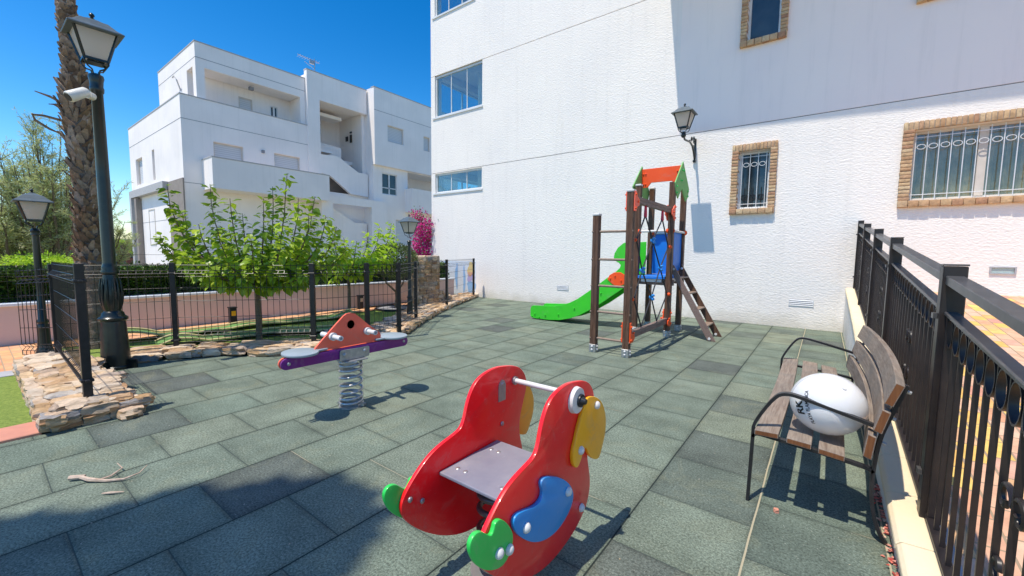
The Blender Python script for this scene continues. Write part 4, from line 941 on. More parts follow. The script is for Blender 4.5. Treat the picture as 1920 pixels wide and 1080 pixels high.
for y in (2.64, 4.56):
    def fl(pts, w_=.034, h_=.016):
        m = MB(); n = len(pts); vs = []
        for i in range(n):
            a = V(pts[max(0, i-1)]); b = V(pts[min(n-1, i+1)]); d = (b-a).normalized(); q = V((-d.y, d.x))*h_/2; p = V(pts[i])
            for sx, sy in ((1, -1), (1, 1), (-1, 1), (-1, -1)): vs.append((p.x+q.x*sx, y+sy*w_/2, p.y+q.y*sx))
        for i in range(n-1):
            for k in range(4): m.f.append((4*i+k, 4*i+(k+1) % 4, 4*i+4+(k+1) % 4, 4*i+4+k)); m.mi.append(0)
        m.f += [(3, 2, 1, 0), tuple(4*(n-1)+k for k in range(4))]; m.mi += [0, 0]; m.v = vs; return m
    def smoothpath(pts, it=2):
        for _ in range(it):
            q = [pts[0]]
            for a, b in zip(pts, pts[1:]): q += [(a[0]*.75+b[0]*.25, a[1]*.75+b[1]*.25), (a[0]*.25+b[0]*.75, a[1]*.25+b[1]*.75)]
            pts = q+[pts[-1]]
        return pts
    arm = smoothpath([(-.273, 0), (-.266, .40), (-.266, .46), (-.175, .632), (-.125, .662), (-.05, .652), (.22, .585), (.262, .568)])
    fl(arm).build('arm_and_front_leg', 'black', bn, fix=True, smooth=True, auto=60)
    m = fl(smoothpath([(-.266, .38), (-.255, .404), (-.20, .402), (.235, .362), (.252, .345)])); m.build('seat_support', 'black', bn, fix=True, smooth=True, auto=60)
    m = fl(smoothpath([(.322, 0), (.295, .04), (.268, .12), (.252, .22), (.250, .33), (.262, .50), (.285, .60), (.345, .80)])); m.build('rear_leg', 'black', bn, fix=True, smooth=True, auto=60)
    m = MB()
    for px_, pz_ in ((.275, .50), (.30, .63), (.345, .77)): m.cyl((px_, y, pz_), (px_+.016, y, pz_-.005), .009, n=8)
    m.build('bolts', 'steel', bn, smooth=True)

# ball with printed lettering
BC, BR = V((.058, 2.785, .602)), .160
BS = (1.07, 1.0, 1.02)
bl = thing('beach_ball', (BC.x, BC.y, BC.z), 'large glossy white inflatable ball with black lettering lying on the bench seat', 'ball')
t = NT('white_vinyl'); tcn = co(t)
nz = t.n('ShaderNodeTexNoise', {'Vector': (tcn, 3), 'Scale': 5.0, 'Detail': 3})
MT['vinyl'] = t.out(t.mix(nz, (.90, .89, .88), (.84, .83, .83)), .16, transl=(.18, (.9, .9, .9)), coat=.4, bump=t.n('ShaderNodeBump', {'Strength': .15, 'Distance': .02, 'Height': nz}))
m = MB(); m.sphere(BC, BR, 48, 28, BS); m.build('shell', 'vinyl', bl, smooth=True)
m = MB()
for a0 in (0.3, 0.3+math.pi): m.tube([BC+V((BR*BS[0]*math.cos(t2)*math.cos(a0), BR*BS[1]*math.cos(t2)*math.sin(a0), BR*BS[2]*math.sin(t2))) for t2 in [-math.pi/2+math.pi*i/30 for i in range(31)]], .0012, 4)
m.build('seam', 'greypaint', bl, smooth=True)
m = MB(); vd = V((.35, -.55, .72)).normalized(); vp = BC+V((vd.x*BS[0], vd.y*BS[1], vd.z*BS[2]))*BR; m.cyl(vp-vd*.004, vp+vd*.004, .011, .009, n=14); m.build('valve', 'plastwhite', bl, smooth=True)
def sphere_text(txt, size, du, dv, mat='black', squeeze=1.0, bold=.025):
    fc_ = bpy.data.curves.new('lettering', 'FONT'); fc_.body = txt; fc_.size = size; fc_.align_x = 'CENTER'; fc_.align_y = 'CENTER'; fc_.offset = size*bold; fc_.resolution_u = 3
    tmp = bpy.data.objects.new('tmp', fc_); COL.objects.link(tmp)
    me = bpy.data.meshes.new_from_object(tmp.evaluated_get(bpy.context.evaluated_depsgraph_get()))
    bpy.data.objects.remove(tmp)
    bm = bmesh.new(); bm.from_mesh(me); bmesh.ops.triangulate(bm, faces=bm.faces)
    for _ in range(2):
        es = [e for e in bm.edges if e.calc_length() > size*.18]
        if es: bmesh.ops.subdivide_edges(bm, edges=es, cuts=1)
    n0, tu, tv = TXT
    for v in bm.verts:
        a = (v.co.x*squeeze+du)/BR; b = (v.co.y+dv)/BR
        d = n0+tu*math.tan(a)+tv*math.tan(b); d.normalize(); v.co = V((d.x*BS[0], d.y*BS[1], d.z*BS[2]))*BR*1.006
    bm.to_mesh(me); bm.free(); me.materials.clear(); me.materials.append(MT[mat])
    o = bpy.data.objects.new('lettering', me); COL.objects.link(o); o.parent = bl; ORG[o.name] = V(BC); return o
# spot on the ball that carries the print; tu = reading direction, tv = top of the letters
n0 = V((-.58, -.81, -.03)).normalized(); tu = V((-.031, .029, .159)); tu = (tu-n0*tu.dot(n0)).normalized(); tv = n0.cross(tu).normalized()
TXT = (n0, tu, tv)
sphere_text('RK', .056, -.004, .024, bold=.035); sphere_text('PLAYA FLAMENCA', .026, .0, -.018, squeeze=.82, bold=.02)

random.seed(44); m = MB()
for i in range(420):
    x, y = rv(-6, .3), rv(.2, 9); a = rv(0, 6.28); L = rv(.006, .016)
    m.leaf(V((x, y, .003)), V((math.cos(a), math.sin(a), .1)), V((0, 0, 1)), L, L*.5, 0, False)
tag(m.build('leaf_litter', 'litter'), 'scattered pale flecks of dry leaf litter on the rubber tiles', 'litter', kind='stuff')
# fallen petals against the wall and dry leaf husks
random.seed(3); m = MB()
for i in range(260):
    y = rv(1.2, 3.3); x = rv(.325, .352) if random.random() < .5 else .352-abs(random.gauss(0, .022)); a = rv(0, 6.28); L = rv(.012, .03)
    m.leaf(V((x, y, rv(.002, .02))), V((math.cos(a), math.sin(a), rv(-.1, .4))), V((0, 0, 1)), L, L*.9)
tag(m.build('fallen_petals', 'petal'), 'drift of fallen red and pink petals along the foot of the low wall', 'petals', kind='stuff')
lf = thing('dry_husk', (-3.35, .45, 0), 'dry forked leaf husk lying on the rubber tiles', 'dry leaf')
m = MB(); g3 = lambda x, y, z=.012: V((x, y, z))
m.tube([g3(-3.52, .34, .02), g3(-3.44, .37, .018), g3(-3.36, .43), g3(-3.30, .50), g3(-3.30, .57, .02), g3(-3.36, .62, .03)], [.010, .013, .008, .006, .004, .002], 6)
m.tube([g3(-3.40, .39), g3(-3.41, .46), g3(-3.46, .52, .02), g3(-3.54, .51, .03)], [.007, .006, .004, .002], 6); m.tube([g3(-3.55, .30, .02), g3(-3.50, .36, .02)], [.015, .012], 6)
m.build('stalk', 'leafdry', lf, smooth=True)
tw = MB(); tw.tube([(-3.20, .39, .01), (-3.17, .42, .012), (-3.13, .47, .010)], [.004, .007, .003], 6); tag(tw.build('dry_twig', 'leafdry', smooth=True, loc=(-3.17, .42, 0)), 'small pale twig beside the forked dry husk', 'twig')
pbk = MB(); pbk.rock((-.13, 2.60, .01), (.012, .012, .01), .3, .2, 3); tag(pbk.build('pebble', 'terracotta', loc=(-.13, 2.6, 0)), 'single red pebble on the rubber tiles below the bench front', 'pebble')

# ================================================================== CLIMBING FRAME
cf = thing('climbing_frame', (-2.35, 6.9, 0), 'wooden play tower with green slide, rope net, ladder and orange roof against the white wall', 'climbing frame')
def tpost(x, y, H, cap=True, foot=True):
    m = MB(); r = .044; g = .006; pr = []
    for sx, sy in ((1, 1), (-1, 1), (-1, -1), (1, -1)):     # square section with a shallow groove down every face
        c_ = [(r, g*1.2), (r, r)] if (sx, sy) == (1, 1) else [(-g*1.2, r), (-r, r)] if (sx, sy) == (-1, 1) else [(-r, -g*1.2), (-r, -r)] if (sx, sy) == (-1, -1) else [(g*1.2, -r), (r, -r)]
        pr += c_
    sec = [(r, g), (r, r), (g, r), (0, r-g), (-g, r), (-r, r), (-r, g), (-r+g, 0), (-r, -g), (-r, -r), (-g, -r), (0, -r+g), (g, -r), (r, -r), (r, -g), (r-g, 0)]
    m.prism([(x+a, y+b) for a, b in sec], 2, .10 if foot else 0, H); p = m.build('post', 'post', cf, fix=True, bevel=.0015)
    if cap: m = MB(); m.box(x-.052, x+.052, y-.052, y+.052, H, H+.035); m.build('cap', 'plastwhite', p, bevel=.012, seg=2, smooth=True)
    if foot:
        m = MB(); m.box(x-.05, x+.05, y-.05, y+.05, 0, .115); f = m.build('foot', 'steel', p, bevel=.004)
        m = MB()
        for zz in (.04, .085): m.sphere((x, y-.052, zz), .016); m.sphere((x+.052, y, zz), .016)
        m.build('bolts', 'plastwhite', p, smooth=True)
    return p
tpost(-2.58, 5.38, 1.93); tpost(-2.09, 5.37, 2.22); tpost(-2.65, 7.15, 2.58); tpost(-2.08, 7.15, 2.60, False); tpost(-2.67, 7.9, 2.62); tpost(-2.10, 7.9, 2.60, False)
for z in (.205, .585, .955, 1.325, 1.71):
    m = MB(); m.cyl((-2.54, 5.38, z), (-2.13, 5.38, z), .017, n=12); r_ = m.build('rung', 'rung', cf, smooth=True)
    
    for xe in (-2.62, -2.05): m = MB(); m.sphere((xe, 5.34, z), .014); m.build('end_cap', 'rung', r_, smooth=True)
for z, (h, ) in ((2.135, (.045,)), (.29, (.045,))):
    m = MB(); y0, y1 = 5.42, 7.10
    m.prism([(-.03, -h), (.03, -h), (.03, -.006), (.024, 0), (.03, .006), (.03, h), (-.03, h), (-.03, .006), (-.024, 0), (-.03, -.006)], 1, y0, y1)
    m.v = [(a-2.085, b, c+z) for a, b, c in m.v]; m.build('net_beam', 'beamwood', cf, fix=True)
def bracket(y, z, flip, sz=1):
    for xo in (-2.145, -2.035):
        pol = [(0, .13), (.05, .13), (.11, .06), (.17, .04), (.17, -.04), (.10, -.07), (.06, -.13), (0, -.13)] if z > 1 else [(0, .15), (.035, .15), (.06, .0), (.16, -.03), (.17, -.09), (.10, -.13), (0, -.13)]
        pol = [(y+(a-.03)*flip, z+b) for a, b in pol]
        m = MB(); m.prism(pol, 0, xo-.009, xo+.009); b_ = m.build('bracket', 'coral' if z > 1 else 'orange', cf, fix=True, bevel=.004, seg=2)
        m = MB()
        for a, b in ((.02, .09), (.02, -.09), (.11, .0)): m.sphere((xo+(.012 if xo > -2.09 else -.012), y+(a-.03)*flip, z+b), .016)
        m.build('bolts', 'orange', b_, smooth=True)
for y, f in ((5.37, 1), (7.15, -1)): bracket(y, 2.10, f); bracket(y, .33, f)
# outer plates on the end posts
for xo in (-2.155,):
    pass
# rope net
m = MB(); H1, H2 = (5.91, 1.96), (6.68, 1.96); NK = {'a': (5.60, 1.60), 'b': (6.26, 1.61), 'c': (7.05, 1.53), 'd': (5.853, 1.175), 'e': (6.671, 1.190), 'f': (5.58, .78), 'g': (6.304, .75), 'h': (7.08, .74), 'i': (5.90, .35), 'j': (6.60, .35)}
pairs = [(H1, 'a'), (H1, 'b'), (H2, 'b'), (H2, 'c'), ('a', 'd'), ('b', 'd'), ('b', 'e'), ('c', 'e'), ('d', 'f'), ('d', 'g'), ('e', 'g'), ('e', 'h'), ('f', 'i'), ('g', 'i'), ('g', 'j'), ('h', 'j')]
for p, q in pairs:
    p = NK.get(p, p) if isinstance(p, str) else p; q = NK[q]; m.cyl((-2.085, p[0], p[1]), (-2.085, q[0], q[1]), .0105, n=6)
net = m.build('climbing_net', 'rope', cf, smooth=True)
m = MB()
for k in 'bdeg':
    y, z = NK[k]; m.sphere((-2.085, y, z), .036, 10, 6)
    for a in range(4): m.sphere((-2.06, y+.034*math.cos(a*1.57+.78), z+.040*math.sin(a*1.57+.78)), .020, 8, 6)
m.build('connector', 'blue', net, smooth=True)
m = MB()
for k in 'ch': y, z = NK[k]; m.sphere((-2.05, y, z), .030, 10, 6)
for k in 'af': y, z = NK[k]; m.sphere((-2.085, y-.05, z), .026, 10, 6)
m.build('post_connector', 'orange', net, smooth=True)
m = MB()
for y, z in (H1, H2): m.cyl((-2.085, y, 2.09), (-2.085, y, 1.96), .018, .024, n=10); m.sphere((-2.085, y, 1.95), .026, 8, 6)
m.build('hanger', 'rededge', net, smooth=True)
# deck, panels and rails of the tower
m = MB(); m.box(-2.60, -2.14, 7.10, 7.94, .985, 1.035); m.build('deck', 'panelblue', cf, bevel=.004)
m = MB(); m.box(-2.61, -2.13, 7.20, 7.84, .925, .982); m.box(-2.55, -2.2, 7.13, 7.19, .93, .98); m.build('deck_frame', 'plastwhite', cf)
m = MB(); m.box(-2.71, -2.02, 7.18, 7.24, .88, .975); m.build('deck_joist', 'beamwood', cf); m = MB(); m.box(-2.71, -2.02, 7.81, 7.87, .88, .975); m.build('deck_joist', 'beamwood', cf)
m = MB(); m.box(-2.62, -2.14, 7.885, 7.905, 1.04, 1.80); m.build('side_panel', 'panelblue', cf, bevel=.003)
m = MB(); m.box(-2.115, -2.095, 7.42, 7.86, 1.12, 1.80); m.build('side_panel', 'panelblue', cf, bevel=.003)
for p, q in (((-2.61, 7.13, 1.80), (-2.12, 7.13, 1.80)), ((-2.06, 7.15, 1.80), (-2.06, 7.90, 1.80)), ((-2.61, 7.86, 1.80), (-2.12, 7.86, 1.80))):
    m = MB(); m.cyl(p, q, .020, n=12); tu_ = m.build('hand_tube', 'plastwhite', cf, smooth=True)
    m = MB()
    for e, d in ((V(p), V(q)-V(p)), (V(q), V(p)-V(q))): d.normalize(); m.cyl(e-d*.01, e+d*.03, .048, .032, n=12)
    m.build('socket', 'orange', tu_, smooth=True)
# roof: two gables and the ridge board
gp = [(7.49, 2.99), (7.08, 2.58), (7.14, 2.43), (7.27, 2.34), (7.48, 2.54), (7.74, 2.34), (7.87, 2.42), (7.93, 2.58)]
for gx in (-2.03, -2.74):
    m = MB(); m.prism(gp, 0, gx-.009, gx+.009); g_ = m.build('gable', 'gablegreen', cf, fix=True, bevel=.003)
    m = MB(); sx = 1 if gx > -2.4 else -1
    for y, z in ((7.45, 2.84), (7.53, 2.84), (7.38, 2.66), (7.44, 2.66), (7.16, 2.53), (7.17, 2.43), (7.84, 2.53), (7.83, 2.44)): m.cyl((gx+sx*.006, y, z), (gx+sx*.028, y, z), .018, .013, n=8)
    m.build('bolts', 'green', g_, smooth=True)
m = MB(); m.prism([(-2.73, 2.93), (-2.73, 2.60), (-2.62, 2.60), (-2.56, 2.68), (-2.20, 2.68), (-2.14, 2.60), (-2.04, 2.60), (-2.04, 2.93)], 1, 7.48, 7.50)
rb_ = m.build('ridge_board', 'orange', cf, fix=True, bevel=.004)
m = MB()
for x, z in ((-2.70, 2.84), (-2.70, 2.66), (-2.07, 2.84), (-2.66, 2.84), (-2.66, 2.66), (-2.11, 2.84)): m.sphere((x, 7.475, z), .014)
m.build('bolts', 'orange', rb_, smooth=True)
# slide
sp_out = [(-2.70, 1.64), (-2.84, 1.635), (-2.95, 1.60), (-3.05, 1.52), (-3.11, 1.42), (-3.125, 1.34), (-3.10, 1.28), (-3.02, 1.24), (-2.985, 1.20), (-3.0, 1.15), (-3.07, 1.08), (-3.26, .94), (-3.60, .69), (-3.85, .515), (-4.02, .425), (-4.2, .36), (-4.38, .325), (-4.65, .305), (-4.90, .292), (-4.95, .27), (-4.975, .22), (-4.975, .08), (-4.95, .035), (-4.90, .02), (-4.5, .02), (-4.25, .045), (-4.01, .105), (-3.8, .19), (-3.6, .305), (-3.39, .435), (-2.89, .80), (-2.70, .93)]
sl_ = None
for y in (7.265, 7.765):
    m = MB(); m.prism(sp_out, 1, y-.009, y+.009); sl_ = m.build('slide_side', 'slidegreen', cf, fix=True, bevel=.005, seg=2)
    if y < 7.5:
        m = MB()
        for x, z in ((-3.36, .66), (-3.92, .32), (-4.28, .16), (-4.60, .12), (-4.86, .12), (-4.75, .06), (-4.93, .06), (-2.88, 1.44)):
            m.cyl((x, y-.008, z), (x, y-.03, z), .017, .013, n=8)
        m.build('bolts', 'slidegreen', sl_, smooth=True)
        pol = [(-3.23, .93), (-3.19, 1.01), (-3.10, 1.065), (-2.98, 1.07), (-2.88, 1.02), (-2.84, .93), (-2.86, .87), (-2.94, .835), (-3.02, .80), (-3.12, .84)]
        m = MB(); m.prism(pol, 1, y-.024, y-.0095); d_ = m.build('disc_panel', 'orange', sl_, fix=True, bevel=.004, seg=2)
        m = MB()
        for x, z in ((-3.17, .95), (-3.08, 1.0), (-2.96, .92)): m.cyl((x, y-.02, z), (x, y-.042, z), .017, .012, n=8)
        m.build('bolts', 'orange', d_, smooth=True)
m = MB(); top = [(-2.69, 1.04), (-2.85, 1.00), (-3.0, .92), (-3.25, .74), (-3.6, .49), (-3.85, .335), (-4.05, .235), (-4.3, .165), (-4.6, .135), (-4.95, .12)]
m.prism(top+[(x, z-.02) for x, z in top[::-1]], 1, 7.275, 7.755); m.build('slide_bed', 'slidegreen', cf, fix=True, smooth=True)
# ramp ladder on the right
for y in (7.275, 7.785):
    m = MB(); m.prism([(-2.05, 1.235), (-2.09, 1.13), (-1.455, 0), (-1.335, 0)], 1, y-.017, y+.017); lr = m.build('ladder_rail', 'beamwood' if y < 7.5 else 'post', cf, fix=True, bevel=.003)
    m = MB(); m.cyl((-1.43, y-.03, .04), (-1.43, y+.03, .04), .022, n=10); m.cyl((-2.04, y-.03, 1.16), (-2.04, y+.03, 1.16), .02, n=10); m.build('bolts', 'plastwhite', lr, smooth=True)
for k in range(4):
    z = .23+k*.26; x = -1.40-(z/1.235)*.70+.01; m = MB(); m.box(x-.075, x+.045, 7.292, 7.768, z-.012, z+.012); m.build('tread', 'rung', cf, bevel=.003)

# ================================================================== PARROT SPRING RIDER
pr_ = thing('parrot_spring_rider', (-1.065, 1.35, 0), 'red parrot shaped spring rider with grey seat, yellow beaks, blue wing and green tails', 'spring rider')
def sm(pts, it=2):
    for _ in range(it):
        q = []
        for a, b in zip(pts, pts[1:]+pts[:1]): q += [(a[0]*.75+b[0]*.25, a[1]*.75+b[1]*.25), (a[0]*.25+b[0]*.75, a[1]*.25+b[1]*.75)]
        pts = q
    return pts
body = [(1.648,.824),(1.55,.838),(1.455,.824),(1.40,.795),(1.365,.750),(1.343,.700),(1.328,.645),(1.305,.606),(1.25,.592),(1.18,.578),(1.12,.556),(1.066,.520),(1.015,.475),(.978,.432),(.968,.392),(.985,.345),(1.03,.290),(1.10,.225),(1.19,.160),(1.29,.110),(1.38,.085),(1.47,.080),(1.56,.088),(1.64,.105),(1.70,.13),(1.76,.17),(1.79,.225),(1.797,.285),(1.780,.350),(1.758,.42),(1.753,.48),(1.765,.54),(1.79,.60),(1.815,.665),(1.815,.705),(1.80,.745),(1.76,.787),(1.71,.81)]
beak = [(1.696,.733),(1.739,.732),(1.80,.712),(1.86,.675),(1.905,.615),(1.924,.555),(1.918,.489),(1.890,.435),(1.862,.392),(1.838,.384),(1.790,.402),(1.742,.440),(1.708,.490),(1.695,.497),(1.680,.485),(1.655,.450),(1.630,.430),(1.602,.438),(1.580,.470),(1.576,.515),(1.595,.556),(1.621,.615),(1.658,.680)]
wing = [(1.318,.490),(1.332,.509),(1.379,.498),(1.481,.446),(1.556,.385),(1.597,.322),(1.580,.268),(1.508,.230),(1.438,.220),(1.357,.234),(1.280,.268),(1.209,.322),(1.150,.385),(1.137,.431),(1.156,.450),(1.206,.440),(1.276,.419),(1.320,.422),(1.337,.446)]
tail = [(1.029,.468),(1.034,.484),(1.060,.486),(1.096,.455),(1.129,.408),(1.141,.368),(1.125,.325),(1.090,.300),(1.048,.306),(.992,.336),(.940,.388),(.912,.440),(.906,.478),(.925,.502),(.960,.498),(.991,.467),(1.016,.447)]
for X, sg in ((-.868, 1), (-1.272, -1)):
    m = MB(); m.prism(sm(body), 0, X-.010, X+.010); b_ = m.build('body_panel', 'red', pr_, fix=True, bevel=.004, seg=2, smooth=True)
    for nm, pol, mt in (('beak', beak, 'yellow'), ('wing', wing, 'blue'), ('tail', tail, 'green')):
        m = MB(); x0 = X+sg*.0105; x1 = X+sg*.0285; m.prism(sm(pol, 1 if nm == 'beak' else 2), 0, min(x0, x1), max(x0, x1)); pp = m.build(nm, mt, b_, fix=True, bevel=.004, seg=2, smooth=True)
    m = MB(); ex_ = X+sg*.011
    m.cyl((ex_, 1.612, .748), (ex_+sg*.020, 1.612, .748), .061, .057, n=28); e_ = m.build('eye', 'plastwhite', b_, smooth=True)
    m = MB(); m.cyl((ex_+sg*.021, 1.625, .745), (ex_+sg*.030, 1.625, .745), .030, .029, n=20); m.cyl((ex_+sg*.03, 1.625, .745), (ex_+sg*.05, 1.625, .745), .020, .012, n=14); m.build('pupil', 'black', b_, smooth=True)
    for y, z, o in ((1.800, .672, .029), (1.645, .505, .029), (1.535, .360, .029), (1.216, .368, .029), (1.053, .365, .029), (1.110, .345, .029), (1.700, .195, .011)):
        m = MB(); m.tube([(X+sg*o, y, z), (X+sg*(o+.006), y, z), (X+sg*(o+.014), y, z), (X+sg*(o+.018), y, z)], [.020, .020, .014, .004], 14); m.build('bolt_cap', 'plastwhite', b_, smooth=True)
    m = MB(); xi = X-sg*.0105
    pol = [(1.595-.028, .655), (1.595+.028, .655), (1.595+.028, .735), (1.595+.018, .755), (1.595, .765), (1.595-.018, .755), (1.595-.028, .735)]
    m.prism(pol, 0, min(xi, xi-sg*.004), max(xi, xi-sg*.004)); m.build('inner_plate', 'steel', b_, fix=True)
    m = MB()
    for y, z, r in ((1.595, .742, .011), (1.598, .535, .012), (1.011, .417, .012), (1.073, .382, .012)): m.sphere((xi-sg*.003, y, z), r, 10, 6, (.6, 1, 1))
    m.build('bolts', 'steel', b_, smooth=True)
m = MB(); m.cyl((-1.26, 1.70, .735), (-.88, 1.70, .735), .013, n=16); hb = m.build('handlebar', 'plastwhite', pr_, smooth=True)
m = MB(); m.cyl((-1.262, 1.70, .735), (-1.25, 1.70, .735), .022, n=14); m.cyl((-.89, 1.70, .735), (-.878, 1.70, .735), .022, n=14); m.build('flange', 'steel', hb, smooth=True)
m = MB(); m.cyl((-1.26, 1.66, .36), (-.88, 1.66, .36), .014, n=14); m.build('foot_bar', 'steel', pr_, smooth=True)
m = MB(); m.prism([(-1.258, 1.165), (-.882, 1.165), (-.882, 1.555), (-1.258, 1.555)], 2, .452, .467); st_ = m.build('seat', 'greyseat', pr_, fix=True, bevel=.004, seg=2)
m = MB()
for x in (-1.215, -1.17, -.97, -.925):
    for y in (1.235, 1.46): m.sphere((x, y, .467), .0115, 12, 6, (1, 1, .35))
m.build('bolts', 'steel', st_, smooth=True)
m = MB()
for x0, x1 in ((-1.258, -1.222), (-.918, -.882)):
    m.box(x0, x1, 1.20, 1.52, .425, .451)
m.box(-1.20, -.94, 1.24, 1.46, .40, .426); m.build('seat_bracket', 'steel', pr_, bevel=.003)
def coil(cx, cy, z0, z1, R0, r, turns, mat, root):
    m = MB(); n = int(turns*26); pts = []
    for i in range(n+1):
        f = i/n; a = 2*math.pi*turns*f
        zz = z0+(z1-z0)*(f+.045*math.sin(2*math.pi*f)*-1.6)
        pts.append((cx+R0*math.cos(a), cy+R0*math.sin(a), zz))
    m.tube(pts, r, 10); return m.build('spring', mat, root, smooth=True)
coil(-1.07, 1.35, .03, .395, .092, .013, 5.5, 'darkspring', pr_)
m = MB(); m.cyl((-1.07, 1.35, 0), (-1.07, 1.35, .012), .13, n=24); m.build('base_plate', 'steel', pr_, smooth=True)

# ================================================================== SEE-SAW SPRING RIDER
ss = thing('spring_seesaw', (-3.36, 2.04, 0), 'small purple and coral spring see-saw with two round pale grey seats', 'spring see-saw')
tri = [(1.700,.560),(1.716,.592),(1.742,.618),(1.875,.744),(1.973,.832),(2.004,.850),(2.041,.853),(2.085,.842),(2.123,.812),(2.227,.719),(2.337,.636),(2.352,.608),(2.345,.560)]
hole = [(2.041+.036*math.cos(-2*math.pi*k/20), .750+.038*math.sin(-2*math.pi*k/20)) for k in range(20)]
def holed(poly, hl):
    i = max(range(len(poly)), key=lambda k: poly[k][1]); j = max(range(len(hl)), key=lambda k: hl[k][1])
    return poly[:i+1]+hl[j:]+hl[:j+1]+poly[i:]
m = MB(); m.prism(holed(tri, hole), 0, -3.355, -3.337)
cp = m.build('centre_panel', 'coral', ss)
def beam_poly(y0, y1, zc0, zc1, h):
    pts = []
    for k in range(13): a = math.pi/2+math.pi*k/12; pts.append((y0+h*math.cos(a), zc0+h*math.sin(a)))
    for k in range(13): a = -math.pi/2+math.pi*k/12; pts.append((y1+h*math.cos(a), zc1+h*math.sin(a)))
    return pts
for X, mt in ((-3.327, 'purple'), (-3.366, 'coral')):
    m = MB(); m.prism(beam_poly(1.475, 2.61, .508, .505, .046), 0, X-.009, X+.009); bb = m.build('beam', mt, ss, fix=True, bevel=.004, seg=2, smooth=True)
    if mt == 'purple':
        m = MB()
        for y in (1.490, 2.605): m.sphere((-3.317, y, .508), .015, 12, 6, (.5, 1, 1))
        m.build('bolts', 'steel', bb, smooth=True)
for i, (yc, sg) in enumerate(((1.60, 1), (2.50, -1))):
    m = MB(); pts = []
    for k in range(28):
        a = 2*math.pi*k/28; rx, ry = .158, .135; pts.append((-3.36+rx*math.cos(a)*(.98), yc+ry*math.sin(a)))
    pol = []
    for (x, y) in pts:
        dy = (y-yc)*sg
        pol.append((x, y))
    m.prism(pol, 2, .562, .582); m.prism([(-3.42, yc+.05*sg), (-3.30, yc+.05*sg), (-3.315, yc+.215*sg), (-3.405, yc+.215*sg)], 2, .563, .580); m.build('seat', 'paleseat', ss, fix=True, bevel=.006, seg=2, smooth=True)
m = MB()
for y in (1.865, 2.20):
    m2_ = MB(); m2_.cyl((-3.50, y, .668), (-3.365, y, .668), .022, .019, n=16); m2_.cyl((-3.327, y, .668), (-3.20, y, .668), .019, .022, n=16)
    m2_.cyl((-3.357, y, .668), (-3.31, y, .668), .034, n=18); m2_.cyl((-3.38, y, .668), (-3.356, y, .668), .034, n=18); hp = m2_.build('hand_peg', 'plastwhite', ss, smooth=True)
    m3_ = MB(); m3_.cyl((-3.201, y, .668), (-3.197, y, .668), .012, n=12); m3_.build('peg_end', 'groove', hp)
for X in (-3.310, -3.384):
    m = MB(); m.prism([(1.917, .440), (2.196, .440), (2.205, .452), (2.205, .522), (2.196, .534), (1.925, .538), (1.914, .530), (1.912, .45)], 0, X-.004, X+.004); bk = m.build('clamp_plate', 'steel', ss, fix=True, bevel=.002)
    if X > -3.35:
        m = MB(); m.sphere((X+.006, 1.957, .493), .021, 14, 8, (.6, 1, 1)); m.sphere((X+.006, 2.156, .497), .021, 14, 8, (.6, 1, 1)); m.build('bolts', 'steel', bk, smooth=True)
m = MB(); m.box(-3.46, -3.26, 1.94, 2.16, .425, .438); m.build('spring_plate', 'steel', ss, bevel=.003)
coil(-3.36, 2.045, .02, .42, .094, .0125, 8, 'spring', ss)
m = MB(); m.cyl((-3.36, 2.045, 0), (-3.36, 2.045, .010), .11, n=24)
for a in (.5, 3.6): m.obox((-3.36+.1*math.cos(a), 2.045+.1*math.sin(a), .02), (V((math.cos(a), math.sin(a), 0)), V((-math.sin(a), math.cos(a), 0)), V((0, 0, 1))), (.03, .02, .012))
m.build('base_plate', 'steel', ss, smooth=True)

# ================================================================== VEGETATION
def leafy_tree(name, base, hbole, rb, tips, label, mat, per_m, L, spread, seed, group=None, bark='bark', broad=True, start=.35, lean=.5, cat='tree', twig=.012):
    random.seed(seed); base = V(base); th = thing(name, base, label, cat, group)
    top = base+V((rv(-.03, .03), rv(-.03, .03), hbole)); m = MB(); m.tube([base-V((0, 0, .05)), base+V((.01, .0, hbole*.5)), top], [rb*1.15, rb, rb*.85], 10)
    lf_ = MB()
    for tip in tips:
        tip = V(tip); mid = V((top.x+(tip.x-top.x)*.88, top.y+(tip.y-top.y)*.88, top.z+(tip.z-top.z)*.16)); pts = []
        for i in range(9):
            f = i/8; pts.append(top*(1-f)**2+mid*2*f*(1-f)+tip*f*f+V((rv(-1, 1), rv(-1, 1), 0))*.012)
        m.tube(pts, [max(.004, rb*.42*(1-i/8)+.004) for i in range(9)], 6)
        Ls = sum((pts[i+1]-pts[i]).length for i in range(8)); n = int(Ls*per_m)
        for k in range(n):
            f = start*.6+(1-start*.6)*(k+random.random())/n; j = min(7, int(f*8)); p = pts[j].lerp(pts[j+1], f*8-j); ax = (pts[j+1]-pts[j]).normalized()
            az = k*2.4+rv(-.4, .4); side = ax.orthogonal().normalized(); side = Matrix.Rotation(az, 3, ax) @ side
            pet = p+side*rv(.3, 1)*spread*(1.15-f*.55)+V((0, 0, rv(-.4, .5)*spread*.6))
            if random.random() < .12: m.tube([p, pet], [.004, .002], 4, caps=False)
            d = (side*rv(.5, 1.1)+ax*.25+V((rv(-.3, .3), rv(-.3, .3), rv(-1.0, .15)))).normalized(); s_ = L*rv(.38, 1.25)*(1.05-.35*f)
            lf_.leaf(pet, d, V((rv(-.4, .4), rv(-.4, .4), 1)).normalized(), s_, s_*(.78 if broad else .3), rv(.1, .4), broad)
    m.build('trunk', bark, th, smooth=True); lf_.build('crown', mat, th)
    return th
D1 = 6.25
